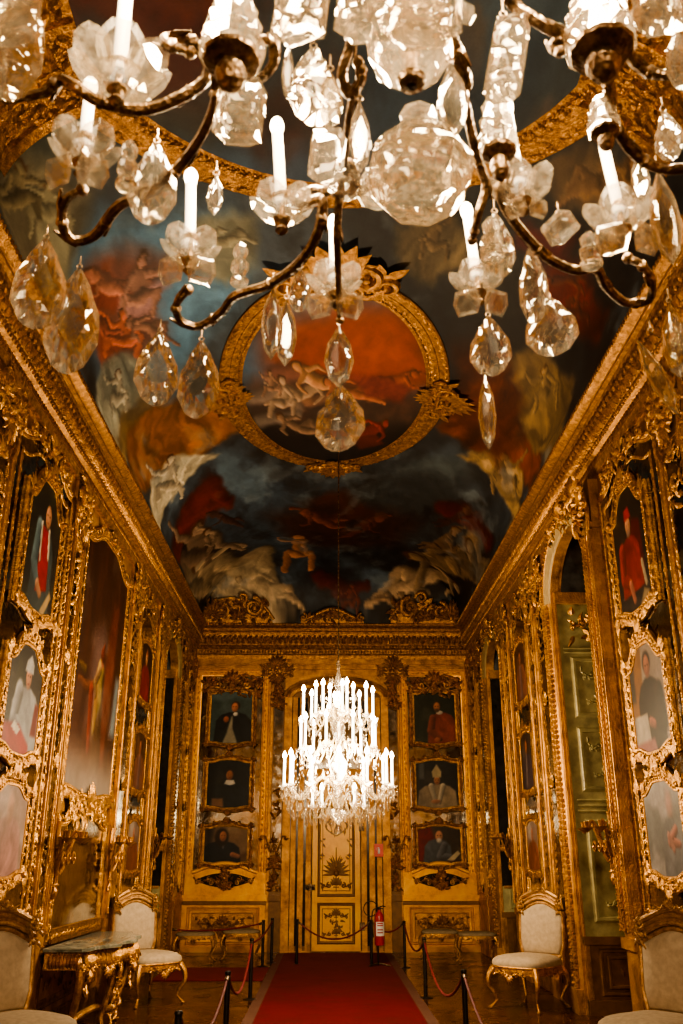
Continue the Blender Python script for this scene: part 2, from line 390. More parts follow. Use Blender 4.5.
class Paint:
    def __init__(s, x, y, col):
        s.x, s.y = x, y; s.c = np.ones(x.shape+(3,))*np.array(col); s.seed = 3
    def n(s, sc, oct=5): s.seed += 11; return fbm(s.x, s.y, sc, s.seed, oct)
    def mix(s, m, col): m = m[..., None]; s.c = s.c*(1-m) + np.array(col)*m
    def mul(s, m): s.c = s.c*m[..., None]
    def cloud(s, sc, col, lo=.45, hi=.7, k=1.0, sx=1, sy=1):
        s.seed += 11; m = ss(lo, hi, fbm(s.x*sx, s.y*sy, sc, s.seed))*k; s.mix(m, col)
    def grad(s, y0, y1, col, k=1.0, axis=1): s.mix(ss(y0, y1, s.y if axis else s.x)*k, col)
    def ell(s, x, y, rx, ry, col, rot=0, soft=.25, k=1.0, light=.45, warp=0):
        c, q = math.cos(rot), math.sin(rot); dx, dy = s.x-x, s.y-y
        if warp: w = (s.n(2.2/max(rx, ry), 3)-.5)*warp*2; dx = dx+w*rx; dy = dy+w*ry
        u = (dx*c+dy*q)/rx; v = (-dx*q+dy*c)/ry; r = np.sqrt(u*u+v*v)
        m = 1-ss(1-soft, 1+soft*.4, r)
        sh = 1 + light*(-dx/rx*.5+dy/ry*.7)*.7
        mm = (m*k)[..., None]; s.c = s.c*(1-mm) + np.array(col)*np.clip(sh, .35, 1.5)[..., None]*mm
    def limb(s, pts, rad, col, soft=.3, k=1.0, light=.5, lx=-.6, ly=.8):
        best = np.full(s.x.shape, 9.); off = np.zeros(s.x.shape)
        for (a, b, r0, r1) in zip(pts[:-1], pts[1:], rad[:-1], rad[1:]):
            ex, ey = b[0]-a[0], b[1]-a[1]; L = math.hypot(ex, ey)+1e-9
            t = np.clip(((s.x-a[0])*ex+(s.y-a[1])*ey)/L**2, 0, 1)
            qx, qy = s.x-a[0]-ex*t, s.y-a[1]-ey*t; r = r0+(r1-r0)*t
            d = np.sqrt(qx*qx+qy*qy)/r
            w = d < best; best = np.where(w, d, best); off = np.where(w, (qx*lx+qy*ly)/r, off)
        m = ((1-ss(1-soft, 1+soft*.5, best))*k)[..., None]
        s.c = s.c*(1-m) + np.array(col)*np.clip(.85+light*off, .3, 1.45)[..., None]*m
    def poly(s, pts, col, soft=.02, k=1.0, folds=0, ang=0.0, fsc=8.0, light=.3):
        P = [tuple(p) for p in pts]; ins = np.zeros(s.x.shape, bool); dist = np.full(s.x.shape, 9.)
        for (x0, y0), (x1, y1) in zip(P, P[1:]+P[:1]):
            cr = ((y0 > s.y) != (y1 > s.y)) & (s.x < (x1-x0)*(s.y-y0)/((y1-y0) if y1 != y0 else 1e-9)+x0); ins ^= cr
            ex, ey = x1-x0, y1-y0; t = np.clip(((s.x-x0)*ex+(s.y-y0)*ey)/(ex*ex+ey*ey+1e-12), 0, 1)
            dist = np.minimum(dist, np.hypot(s.x-x0-ex*t, s.y-y0-ey*t))
        sd = np.where(ins, dist, -dist); m = ss(-soft, soft, sd)*k
        sh = np.ones(s.x.shape)
        if folds:
            c, q = math.cos(ang), math.sin(ang); w = s.x*c+s.y*q; z = -s.x*q+s.y*c; wob = (s.n(fsc*.35, 3)-.5)*1.1/fsc*3
            s.seed += 7; f1 = fbm(w+wob, z*.28, fsc*1.1, s.seed, 3); s.seed += 7; f2 = fbm(w+wob*1.4, z*.2, fsc*2.6, s.seed, 3)
            sh = 1 + folds*3.2*(f1-.5) + folds*2.2*(f2-.5)
        mm = m[..., None]; s.c = s.c*(1-mm)+np.array(col)*np.clip(sh, .25, 1.7)[..., None]*mm
    def rgba(s, gain=1.0):
        c = np.clip(s.c*gain, 0, 1); c = np.where(c <= .04045, c/12.92, ((c+.055)/1.055)**2.4)
        return np.concatenate([c, np.ones(c.shape[:-1]+(1,))], -1).astype(np.float32)

SKIN = (.74, .52, .38); SKIND = (.58, .36, .25)
def head(p, x, y, r, skin=SKIN, hair=None, beard=None, turn=0.0):
    if hair: p.ell(x-turn*r*.15, y+r*.35, r*1.0, r*1.0, hair, soft=.3)
    p.ell(x, y, r*.72, r*1.0, skin, soft=.25, light=.5)
    p.ell(x+turn*r*.1-r*.27, y+r*.12, r*.16, r*.08, (.16,.10,.08), soft=.6); p.ell(x+turn*r*.1+r*.27, y+r*.12, r*.16, r*.08, (.16,.10,.08), soft=.6)
    p.ell(x+turn*r*.18, y-r*.12, r*.1, r*.26, tuple(c*1.12 for c in skin), soft=.7, light=0)
    p.ell(x+turn*r*.12, y-r*.48, r*.26, r*.07, (.50,.22,.18), soft=.7, light=0)
    if beard: p.ell(x, y-r*.78, r*.55, r*.5, beard, soft=.6)
def bust(p, x, y, w, h, col, shade=.5):              # shoulders and torso down to the lower edge
    p.poly([(x-w*.12, y), (x-w*.34, y-h*.08), (x-w*.5, y-h*.28), (x-w*.56, y-h), (x+w*.56, y-h), (x+w*.5, y-h*.28), (x+w*.34, y-h*.08), (x+w*.12, y)], col, .02, 1, .18, .3, 5)

# each portrait: canvas coordinates x in 0..1, y in 0..h (h = height / width)
def por_red_vest(p, h):
    p.cloud(3, (.20,.20,.12), .4, .7); bust(p, .53, h*.66, .60, h*.66, (.20,.23,.23))
    p.poly([(.40,h*.66),(.66,h*.64),(.74,h*.20),(.40,h*.14)], (.56,.08,.065), .02, 1, .15, 0, 5)
    p.limb([(.33,h*.62),(.27,h*.34),(.45,h*.20)], [.10,.09,.06], (.36,.44,.47))
    p.limb([(.64,h*.65),(.69,h*.45)], [.035,.03], (.85,.80,.72)); p.limb([(.40,h*.66),(.44,h*.38)], [.03,.02], (.85,.80,.72))
    head(p, .56, h*.75, .13, SKIN); p.limb([(.45,h*.20),(.56,h*.14)], [.06,.05], SKIN)
    p.poly([(.60,h*.02),(.86,h*.22),(.92,h*.18),(.72,0)], (.70,.58,.40), .02)
def por_bishop_white(p, h):
    p.cloud(3, (.20,.19,.12), .4, .7); bust(p, .58, h*.62, .80, h*.62, (.55,.55,.56))
    p.limb([(.35,h*.55),(.28,h*.32),(.42,h*.24)], [.12,.10,.05], (.66,.66,.68))
    p.poly([(0,0),(0,h*.24),(.45,h*.26),(.78,h*.10),(.8,0)], (.66,.24,.22), .03, 1, .1, 1, 4)
    p.poly([(.24,h*.22),(.42,h*.16),(.50,h*.22),(.32,h*.28)], (.88,.84,.78), .01)
    head(p, .58, h*.71, .12, SKIN); p.poly([(.45,h*.76),(.48,h*.86),(.60,h*.93),(.70,h*.85),(.70,h*.76)], (.74,.74,.74), .015)
    p.poly([(.80,h*.2),(.86,h*.5),(.97,h*.5),(.97,h*.2)], (.42,.12,.08), .03)
def por_glare(p, h):  # pale wash paints the glare into the canvas colour
    p.c[:] = (.62,.52,.48); p.cloud(3, (.70,.62,.60), .4, .7); bust(p, .52, h*.66, .7, h*.66, (.60,.46,.44)); p.ell(.52, h*.74, .11, .15, (.72,.55,.47), soft=.6)
    p.cloud(2, (.72,.64,.60), .35, .75, .5)
def por_cardinal(p, h):
    p.c[:] = (.13,.10,.07); p.cloud(3, (.20,.15,.11), .45, .7)
    p.poly([(.62,h*.2),(.55,h*.6),(.62,h*.72),(.85,h*.66),(.88,h*.25)], (.30,.07,.05), .03)
    bust(p, .47, h*.60, .60, h*.46, (.46,.12,.075)); p.limb([(.24,h*.52),(.20,h*.30),(.40,h*.22)], [.11,.10,.06], (.54,.16,.10))
    head(p, .50, h*.69, .115, SKIN, None, (.55,.42,.34)); p.poly([(.40,h*.74),(.42,h*.83),(.56,h*.84),(.62,h*.74)], (.60,.11,.07), .02)
    p.limb([(.40,h*.22),(.47,h*.08)], [.06,.05], (.70,.42,.32)); p.limb([(.80,h*.32),(.86,h*.14)], [.04,.04], (.74,.66,.52)); p.poly([(.60,0),(.78,h*.12),(.92,h*.08),(.86,0)], (.55,.46,.33), .03)
def por_monk(p, h):
    p.c[:] = (.54,.47,.42); p.cloud(2.5, (.62,.55,.49), .4, .7); p.poly([(0,h*.35),(0,h),(.42,h),(.34,h*.35)], (.50,.33,.14), .03); p.poly([(0,h*.5),(0,h),(.16,h),(.14,h*.5)], (.20,.16,.12), .04)
    bust(p, .54, h*.68, .66, h*.68, (.115,.085,.06)); p.limb([(.80,h*.5),(.84,h*.25),(.60,h*.28)], [.13,.13,.08], (.145,.105,.075))
    head(p, .55, h*.78, .125, SKIND, (.14,.10,.07)); p.poly([(.06,h*.06),(.06,h*.36),(.42,h*.36),(.46,h*.08)], (.70,.64,.56), .015)
    p.limb([(.50,h*.27),(.60,h*.24)], [.055,.05], (.62,.36,.26)); p.poly([(.02,0),(.0,h*.10),(.55,h*.12),(.6,0)], (.58,.36,.33), .03)
def por_grey(p, h):
    p.c[:] = (.42,.42,.42); p.cloud(2.5, (.60,.57,.56), .4, .65); p.grad(h*.55, h, (.66,.62,.60), .7)
    p.ell(.70, h*.74, .10, .16, (.64,.50,.46), soft=.7); bust(p, .68, h*.6, .5, h*.6, (.36,.36,.37)); p.limb([(.80,h*.48),(.62,h*.36),(.86,h*.33)], [.05,.06,.04], (.64,.42,.36)); p.limb([(.6,h*.42),(.70,h*.28)], [.04,.04], (.66,.46,.40))
def por_small_red(p, h):
    p.c[:] = (.16,.11,.08); p.cloud(3, (.22,.15,.10), .45, .7); bust(p, .45, h*.62, .7, h*.62, (.42,.10,.075)); head(p, .46, h*.74, .14, SKIN); p.poly([(.36,h*.80),(.46,h*.93),(.58,h*.80)], (.60,.35,.25), .02)
def por_dim(p, h):
    p.c[:] = (.26,.17,.12); p.cloud(3, (.36,.24,.17), .4, .7); bust(p, .52, h*.62, .8, h*.62, (.40,.25,.19)); p.limb([(.5,h*.55),(.5,h*.1)], [.10,.14], (.48,.36,.33)); head(p, .5, h*.73, .13, SKIND, (.12,.07,.05))
def por_dark_blue(p, h):
    p.c[:] = (.19,.15,.135); p.cloud(3, (.30,.25,.22), .4, .7); bust(p, .5, h*.62, .8, h*.62, (.19,.16,.19)); p.limb([(.5,h*.6),(.44,h*.1)], [.05,.09], (.44,.38,.37)); head(p, .5, h*.74, .13, SKIND, (.10,.07,.06))
def por_pale(p, h):
    p.c[:] = (.47,.38,.33); p.cloud(3, (.62,.56,.52), .4, .65); bust(p, .5, h*.6, .8, h*.6, (.42,.24,.16)); head(p, .5, h*.72, .13, SKIND)
def por_waistcoat(p, h):
    p.c[:] = (.16,.20,.19); p.c = p.c*1.5; p.cloud(2.5, (.30,.36,.35), .4, .7); p.poly([(0,h*.85),(.3,h*.80),(.6,h*.88),(1,h*.84),(1,h),(0,h)], (.36,.42,.42), .06, .8)
    bust(p, .56, h*.60, .85, h*.60, (.085,.095,.095)); p.poly([(.50,h*.52),(.40,h*.2),(.30,0),(.80,0),(.66,h*.2),(.60,h*.52)], (.60,.56,.46), .03, 1, .1)
    p.limb([(.60,h*.50),(.62,h*.3),(.75,h*.04)], [.07,.09,.10], (.10,.11,.11)); p.limb([(.28,h*.45),(.26,h*.33),(.40,h*.43)], [.10,.10,.05], (.09,.10,.10)); p.ell(.38, h*.46, .07, .08, (.64,.36,.25))
    p.ell(.60, h*.56, .06, .05, (.85,.82,.76)); head(p, .58, h*.69, .12, (.74,.46,.33), (.22,.14,.10), None, -1)
def por_collar(p, h):
    p.c[:] = (.085,.085,.075); p.cloud(3, (.13,.13,.115), .45, .7); bust(p, .53, h*.56, .72, h*.56, (.075,.09,.095)); p.poly([(.40,h*.50),(.44,h*.58),(.62,h*.58),(.66,h*.50),(.54,h*.47)], (.86,.82,.76), .015)
    head(p, .52, h*.68, .12, (.60,.38,.26), (.10,.06,.04)); p.poly([(.12,h*.02),(.12,h*.2),(.38,h*.2),(.40,h*.02)], (.50,.36,.26), .03)
def por_longhair(p, h):
    p.c[:] = (.48,.36,.25); p.cloud(2, (.58,.46,.33), .4, .7); p.poly([(0,0),(0,h),(.22,h),(.16,h*.4),(.1,0)], (.16,.13,.11), .1); p.poly([(.6,0),(.7,h*.22),(1,h*.32),(1,0)], (.36,.24,.15), .06)
    bust(p, .40, h*.60, .82, h*.60, (.075,.085,.10)); p.poly([(.36,h*.6),(.44,h*.4),(.50,h*.6)], (.62,.60,.58), .02)
    p.ell(.40, h*.70, .17, .22, (.14,.09,.06)); head(p, .43, h*.73, .12, (.66,.42,.30)); p.limb([(.66,h*.25),(.80,h*.20)], [.06,.05], (.62,.40,.30))
def por_red_cape(p, h):
    p.c[:] = (.16,.17,.12); p.cloud(3, (.23,.23,.17), .4, .7); bust(p, .68, h*.60, .66, h*.6, (.48,.23,.18)); p.limb([(.45,h*.5),(.40,h*.25),(.60,h*.10)], [.08,.10,.08], (.54,.28,.22)); p.ell(.62, h*.60, .09, .05, (.82,.76,.68)); head(p, .56, h*.71, .115, (.68,.44,.31), (.2,.15,.1), (.33,.24,.18)); p.ell(.55, h*.08, .07, .06, (.62,.36,.25))
def por_mitre(p, h):
    p.c[:] = (.12,.115,.10); p.cloud(3, (.2,.18,.15), .45, .7); p.poly([(.08,h*.6),(.08,h*.95),(.2,h*.95),(.2,h*.6)], (.30,.30,.28), .03); bust(p, .5, h*.5, .86, h*.5, (.50,.43,.34)); p.limb([(.36,h*.46),(.46,h*.12)], [.07,.05], (.72,.66,.56)); p.limb([(.64,h*.46),(.54,h*.12)], [.07,.05], (.72,.66,.56))
    head(p, .5, h*.58, .11, (.66,.44,.32)); p.poly([(.40,h*.64),(.38,h*.76),(.5,h*.92),(.61,h*.76),(.60,h*.64)], (.70,.62,.47), .015); p.ell(.46, h*.14, .12, .05, (.62,.42,.32))
def por_reader(p, h):
    p.c[:] = (.20,.15,.10); p.cloud(3, (.29,.22,.15), .4, .7); p.poly([(0,0),(0,h),(.3,h),(.42,h*.6),(.2,h*.3),(.1,0)], (.42,.08,.06), .06, 1, .15)
    bust(p, .46, h*.66, .6, h*.66, (.30,.31,.32)); p.limb([(.62,h*.5),(.52,h*.2),(.75,h*.2)], [.08,.1,.06], (.36,.36,.37)); head(p, .50, h*.74, .125, (.72,.50,.38), None, (.72,.68,.62)); p.poly([(.68,h*.12),(.92,h*.36),(.98,h*.28),(.80,h*.06)], (.74,.66,.52), .015); p.poly([(.4,0),(.45,h*.08),(1,h*.1),(1,0)], (.28,.13,.08), .03)
def por_full(p, h):                                    # the tall full-length painting
    p.c[:] = (.165,.09,.055); p.cloud(1.6, (.24,.125,.075), .4, .7, 1, 2.2, .35)
    p.poly([(.30,h*.25),(.34,h*.60),(.5,h*.66),(.62,h*.6),(.62,h*.25)], (.36,.29,.28), .12, .8)
    p.poly([(.62,h*.12),(.62,h*.55),(.70,h*.78),(.84,h*.80),(.82,h*.5),(.74,h*.12)], (.29,.13,.08), .06, 1, .25, 0, 3)
    p.poly([(.84,h*.25),(.90,h*.50),(.99,h*.50),(.97,h*.25)], (.36,.40,.42), .04)
    p.limb([(.08,h*.45),(.20,h*.44)], [.02,.03], (.34,.24,.12)); p.limb([(.10,h*.39),(.26,h*.38),(.45,h*.42)], [.03,.035,.025], (.34,.19,.12)); p.limb([(.36,h*.38),(.40,h*.16)], [.05,.03], (.44,.18,.13))
    p.limb([(.55,h*.46),(.53,h*.36),(.54,h*.24),(.57,h*.14)], [.075,.10,.11,.12], (.28,.19,.12)); p.limb([(.52,h*.48),(.50,h*.42),(.52,h*.36)], [.07,.085,.07], (.60,.50,.25)); p.limb([(.49,h*.35),(.47,h*.24)], [.05,.03], (.54,.42,.18))
    p.limb([(.52,h*.48),(.42,h*.42),(.46,h*.38)], [.03,.035,.03], (.42,.33,.22)); head(p, .55, h*.525, .05, (.60,.36,.26), (.12,.07,.05)); p.limb([(.55,h*.55),(.56,h*.585)], [.055,.02], (.36,.15,.10))
    p.cloud(3, (.36,.18,.14), .55, .8, .35, 3, .3); p.grad(h*.26, h*.02, (.52,.47,.43), .95); p.cloud(3, (.60,.55,.51), .5, .8, .3)  # pale bottom is glare on the canvas, painted into its colour

# ------------------------------------------------------------------ vault
def prof(t): return np.clip(1-np.clip(t, 0, 1)**2.6, 0, 1)**(1/2.6)
def vz(x, y):
    a = prof(np.abs(np.asarray(x, float)-XC)/HW); b = prof(1-np.clip((LIPY-np.asarray(y, float))/2.1, 0, 1))
    k = .06; hh = np.clip(.5+.5*(b-a)/k, 0, 1); return LIPZ + RISE*(b*(1-hh)+a*hh - k*hh*(1-hh))
def cpt(px, py):                                       # a point of the vault as seen past the chandelier
    r = ray(px, py); r = r/r.length; t = 3.0
    for _ in range(900):
        q = r*t; 
        if EYE+q.z > float(vz(q.x, q.y)) or q.y > LIPY: break
        t += .02
    return (q.x, q.y)
_g = np.linspace(0, HW, 400); _arc = np.concatenate([[0], np.cumsum(np.hypot(np.diff(_g), np.diff(RISE*prof(_g/HW))))])
KY = .52                                                # the painters stretched their figures lengthwise so that they look right from the floor
_h = np.linspace(0, 2.1, 400); _brc = np.concatenate([[0], np.cumsum(np.hypot(np.diff(_h), np.diff(RISE*prof(_h/2.1))))])
def dev(x, y):                                         # unrolled coordinates (arc length across, arc length along)
    x = np.asarray(x, float); y = np.asarray(y, float)
    a = np.sign(x-XC)*np.interp(np.abs(x-XC), _g, _arc)
    b = np.where(y > LIPY-2.1, KY*(LIPY-2.1)+np.interp(np.clip(y-(LIPY-2.1), 0, 2.1), _h, _brc), KY*y)
    return a, b
def V(px, py):
    q = cpt(px, py); a, b = dev(*q); return (float(a), float(b))

def figure(p, px, py, sc, pose, skin, hair=(.22,.14,.09)):   # reclining or flying body, in the painting's own plane
    b0 = V(px, py); bx = V(px+6, py); by = V(px, py-6)
    ex = ((bx[0]-b0[0])/6*sc, (bx[1]-b0[1])/6*sc); ey = ((by[0]-b0[0])/6*sc, (by[1]-b0[1])/6*sc)
    k = math.sqrt(abs(ex[0]*ey[1]-ex[1]*ey[0]))
    T = lambda u, v: (b0[0]+ex[0]*u+ey[0]*v, b0[1]+ex[1]*u+ey[1]*v)
    for pts, rr, dk in pose: p.limb([T(*q) for q in pts], [r*k for r in rr], tuple(c*dk for c in skin), .35)
    hx, hy, hr = pose_head(pose); c = T(hx, hy); p.ell(c[0], c[1], hr*k*1.15, hr*k*1.2, hair); c = T(hx+.02, hy-.04); p.ell(c[0], c[1], hr*k*.85, hr*k, skin)
def pose_head(pose):
    (x0, y0) = pose[0][0][0]; (x1, y1) = pose[0][0][1]; L = math.hypot(x0-x1, y0-y1)
    return x0+(x0-x1)/L*.26, y0+(y0-y1)/L*.26, .15
RECL = [([(-.6,.35),(-.25,.12),(.12,0)], [.20,.22,.21], 1), ([(.12,0),(.55,.28),(.85,-.2)], [.2,.15,.09], .95), ([(.12,-.06),(.6,-.12),(1.15,-.35)], [.19,.15,.08], 1.05), ([(-.6,.32),(-.8,-.05),(-.55,-.3)], [.1,.08,.06], .95), ([(-.5,.4),(-.15,.5),(.1,.38)], [.09,.075,.055], 1.05)]
FLY = [([(-.4,.25),(-.1,.1),(.2,0)], [.18,.19,.18], 1), ([(.2,0),(.6,.1),(.95,.0)], [.17,.12,.06], .95), ([(.18,-.05),(.5,-.22),(.9,-.3)], [.16,.12,.06], 1.05), ([(-.4,.3),(-.7,.45),(-1.0,.4)], [.08,.07,.05], 1), ([(-.35,.18),(-.5,-.1),(-.8,-.15)], [.08,.065,.05], .95)]
SEAT = [([(0,.65),(.03,.3),(0,0)], [.2,.21,.22], 1), ([(0,0),(.45,.12),(.5,-.5)], [.2,.16,.09], 1), ([(-.05,0),(-.4,.05),(-.5,-.55)], [.2,.15,.09], .95), ([(.15,.6),(.4,.3),(.3,.05)], [.1,.08,.06], 1), ([(-.15,.6),(-.5,.65),(-.75,.9)], [.1,.08,.05], 1)]
mir = lambda pose: [([(-u, v) for u, v in pts], rr, dk) for pts, rr, dk in pose]

def vp(p, pts, col, soft=.03, k=1, folds=0, ang=0.0, fsc=4): p.poly([V(*q) for q in pts], col, soft, k, folds, ang, fsc)

def paint_vault(x, y):
    a, b = dev(x, y); w = lambda s, k, sc: (fbm(a, b, sc, s)-.5)*k
    p = Paint(a+w(101, .30, 2.2)+w(111, .08, 8), b+w(121, .30, 2.2)+w(131, .08, 8), (.10,.10,.105))
    p.cloud(.6, (.15,.17,.19), .35, .7); p.cloud(1.1, (.21,.25,.29), .45, .75, .8); p.cloud(1.4, (.085,.065,.05), .5, .75, .85)
    # end cove: stormy sky with two groups of figures
    vp(p, [(215,450),(300,480),(300,560),(200,560),(185,500)], (.17,.21,.25), .35, .9); vp(p, [(215,455),(275,470),(262,505),(205,490)], (.26,.32,.37), .25, .8)
    vp(p, [(350,480),(470,460),(470,550),(350,560)], (.135,.145,.15), .35, .9); vp(p, [(395,470),(470,455),(450,480)], (.22,.25,.26), .15, .7)
    vp(p, [(270,515),(330,505),(420,520),(390,548),(300,545)], (.16,.09,.065), .25, .9); vp(p, [(300,500),(345,492),(375,515),(330,528)], (.20,.095,.065), .12, .8)
    p.cloud(2.5, (.07,.055,.05), .52, .75, .5)
    vp(p, [(175,545),(200,520),(250,560),(300,600),(290,622),(200,622)], (.105,.085,.07), .2, .9); vp(p, [(370,600),(420,560),(480,530),(492,570),(470,622),(380,622)], (.10,.08,.06), .2, .9)
    for (q, r, col, lt) in (([(178,545),(195,508),(225,500)], [.25,.3,.16], (.28,.105,.075), .4), ([(185,520),(210,485),(222,500)], [.16,.2,.1], (.31,.11,.08), .4), ([(445,505),(470,520),(488,540)], [.2,.22,.2], (.24,.07,.05), .4), ([(320,575),(345,590),(365,585)], [.18,.2,.14], (.24,.075,.055), .4)):
        p.limb([V(*t) for t in q], r, col, .5, .95, lt)
    for px, py, sc, po, sk in ((212,582,40,mir(RECL),(.46,.40,.32)), (236,566,44,RECL,(.55,.48,.38)), (268,592,34,RECL,(.54,.46,.36)), (298,554,24,SEAT,(.52,.35,.24)), (424,578,46,mir(RECL),(.52,.43,.33)), (450,566,38,RECL,(.42,.34,.25)), (474,572,30,SEAT,(.34,.28,.21)), (195,556,32,SEAT,(.38,.31,.25)), (222,545,24,FLY,(.44,.37,.30)), (440,545,24,mir(FLY),(.34,.26,.19)), (400,600,24,mir(RECL),(.42,.33,.24)),
                               (322,520,28,FLY,(.33,.18,.13)), (362,530,26,mir(FLY),(.29,.16,.12)), (225,520,20,FLY,(.22,.15,.13)), (455,520,20,mir(FLY),(.20,.12,.095)), (350,600,15,SEAT,(.30,.13,.09))):
        figure(p, px, py, sc, po, sk)
    vp(p, [(205,600),(255,560),(300,608),(250,622),(215,620)], (.47,.42,.34), .06, .55, .3, .6, 5)
    # brown draped forms with pale figures at both sides of the round painting
    for s_, cl in ((1, (.31,.19,.095)), (-1, (.23,.115,.06))):
        mx = (lambda q: q) if s_ == 1 else (lambda q: (654-q[0]+18, q[1]-4))
        vp(p, [mx(q) for q in ((122,478),(128,430),(160,398),(215,395),(238,430),(200,455),(165,468),(140,500))], cl, .08, 1, .38, .5, 3.2)
        vp(p, [mx(q) for q in ((105,440),(125,395),(160,365),(180,375),(140,420),(120,470))], (.30,.24,.15), .08, .9, .3, .3, 4)
        vp(p, [mx(q) for q in ((140,520),(150,478),(180,455),(218,458),(190,478),(172,500),(160,530),(150,545))], (.47,.44,.37) if s_ == 1 else (.37,.30,.20), .05, 1, .32, .4, 4)
        figure(p, *mx((168,485)), 26, SEAT if s_ == 1 else mir(SEAT), (.50,.46,.39) if s_ == 1 else (.36,.29,.2))
    # left side: blue sky, red figures, grey figures
    vp(p, [(70,215),(160,215),(235,225),(250,290),(215,330),(165,390),(110,385),(80,320)], (.22,.33,.42), .25, .95); vp(p, [(150,235),(230,235),(235,300),(180,330)], (.30,.42,.52), .2, .8)
    p.cloud(2.2, (.40,.44,.46), .58, .8, .35)
    vp(p, [(0,150),(40,150),(90,185),(80,240),(60,320),(30,290),(0,245)], (.27,.25,.20), .12, .95, .32, .9, 3)
    vp(p, [(35,220),(62,200),(75,300),(58,330),(40,280)], (.40,.39,.32), .06, .8, .2, .2, 4)
    vp(p, [(85,270),(115,250),(165,262),(150,300),(170,330),(140,355),(110,372),(85,330)], (.26,.15,.115), .12, .95, .3, .7, 4)
    vp(p, [(88,282),(110,268),(128,300),(100,312)], (.30,.14,.10), .05, .9, .25, .3, 5); vp(p, [(100,325),(140,318),(132,345),(104,372)], (.28,.14,.105), .05, .9, .25, .5, 5); vp(p, [(120,290),(165,285),(150,318),(118,316)], (.42,.31,.31), .05, .9, .25, .8, 5)
    vp(p, [(190,225),(262,222),(258,265),(225,280),(195,260)], (.36,.35,.29), .07, .9, .33, .4, 4)
    vp(p, [(95,395),(110,360),(135,350),(150,385),(120,430),(100,440)], (.36,.36,.32), .06, .9, .3, .2, 5)
    for px, py, sc, po, sk in ((45,215,40,SEAT,(.42,.40,.32)), (20,205,34,mir(SEAT),(.33,.30,.23)), (112,282,34,FLY,(.50,.32,.25)), (140,298,34,mir(SEAT),(.46,.33,.28)), (122,338,32,SEAT,(.50,.27,.19)), (95,325,26,FLY,(.40,.22,.17)), (150,330,26,RECL,(.38,.27,.22)), (180,268,22,mir(FLY),(.42,.36,.32)), (230,245,24,RECL,(.40,.38,.31)), (120,400,20,SEAT,(.42,.40,.35))): figure(p, px, py, sc, po, sk)
    # right side, darker
    vp(p, [(410,215),(560,165),(640,190),(640,260),(590,330),(560,400),(520,440),(470,330),(450,270)], (.095,.085,.08), .25, .9)
    vp(p, [(390,225),(455,215),(480,260),(430,285),(400,265)], (.29,.25,.18), .07, .9, .35, .6, 4); vp(p, [(545,165),(600,150),(650,185),(620,215),(560,205)], (.27,.215,.15), .07, .95, .35, .8, 3)
    vp(p, [(540,250),(575,265),(600,300),(560,330),(530,300)], (.26,.085,.055), .1, .95, .3, .4, 4); vp(p, [(570,290),(610,310),(590,345),(560,335)], (.24,.09,.05), .07, .9, .25, .4, 4); vp(p, [(505,365),(540,355),(572,385),(560,430),(530,455),(515,410)], (.36,.29,.19), .06, .95, .35, .2, 4)
    vp(p, [(450,340),(500,350),(520,420),(500,470),(460,430)], (.20,.095,.055), .12, .9, .3, .3, 3); vp(p, [(520,215),(570,230),(560,260),(520,245)], (.28,.08,.06), .06, .8, .2)
    for px, py, sc, po, sk in ((600,185,38,mir(RECL),(.38,.29,.2)), (432,245,26,mir(SEAT),(.34,.28,.2)), (560,280,26,FLY,(.30,.15,.10)), (575,310,22,mir(SEAT),(.27,.13,.085)), (545,395,24,SEAT,(.38,.31,.21))): figure(p, px, py, sc, po, sk)
    # nearer corners
    vp(p, [(0,60),(90,60),(150,110),(70,150),(0,150)], (.20,.22,.17), .2, .6)
    p.mul(.8+.45*p.n(9, 4)); p.mul(.86+.28*p.n(1.2, 3))
    return p
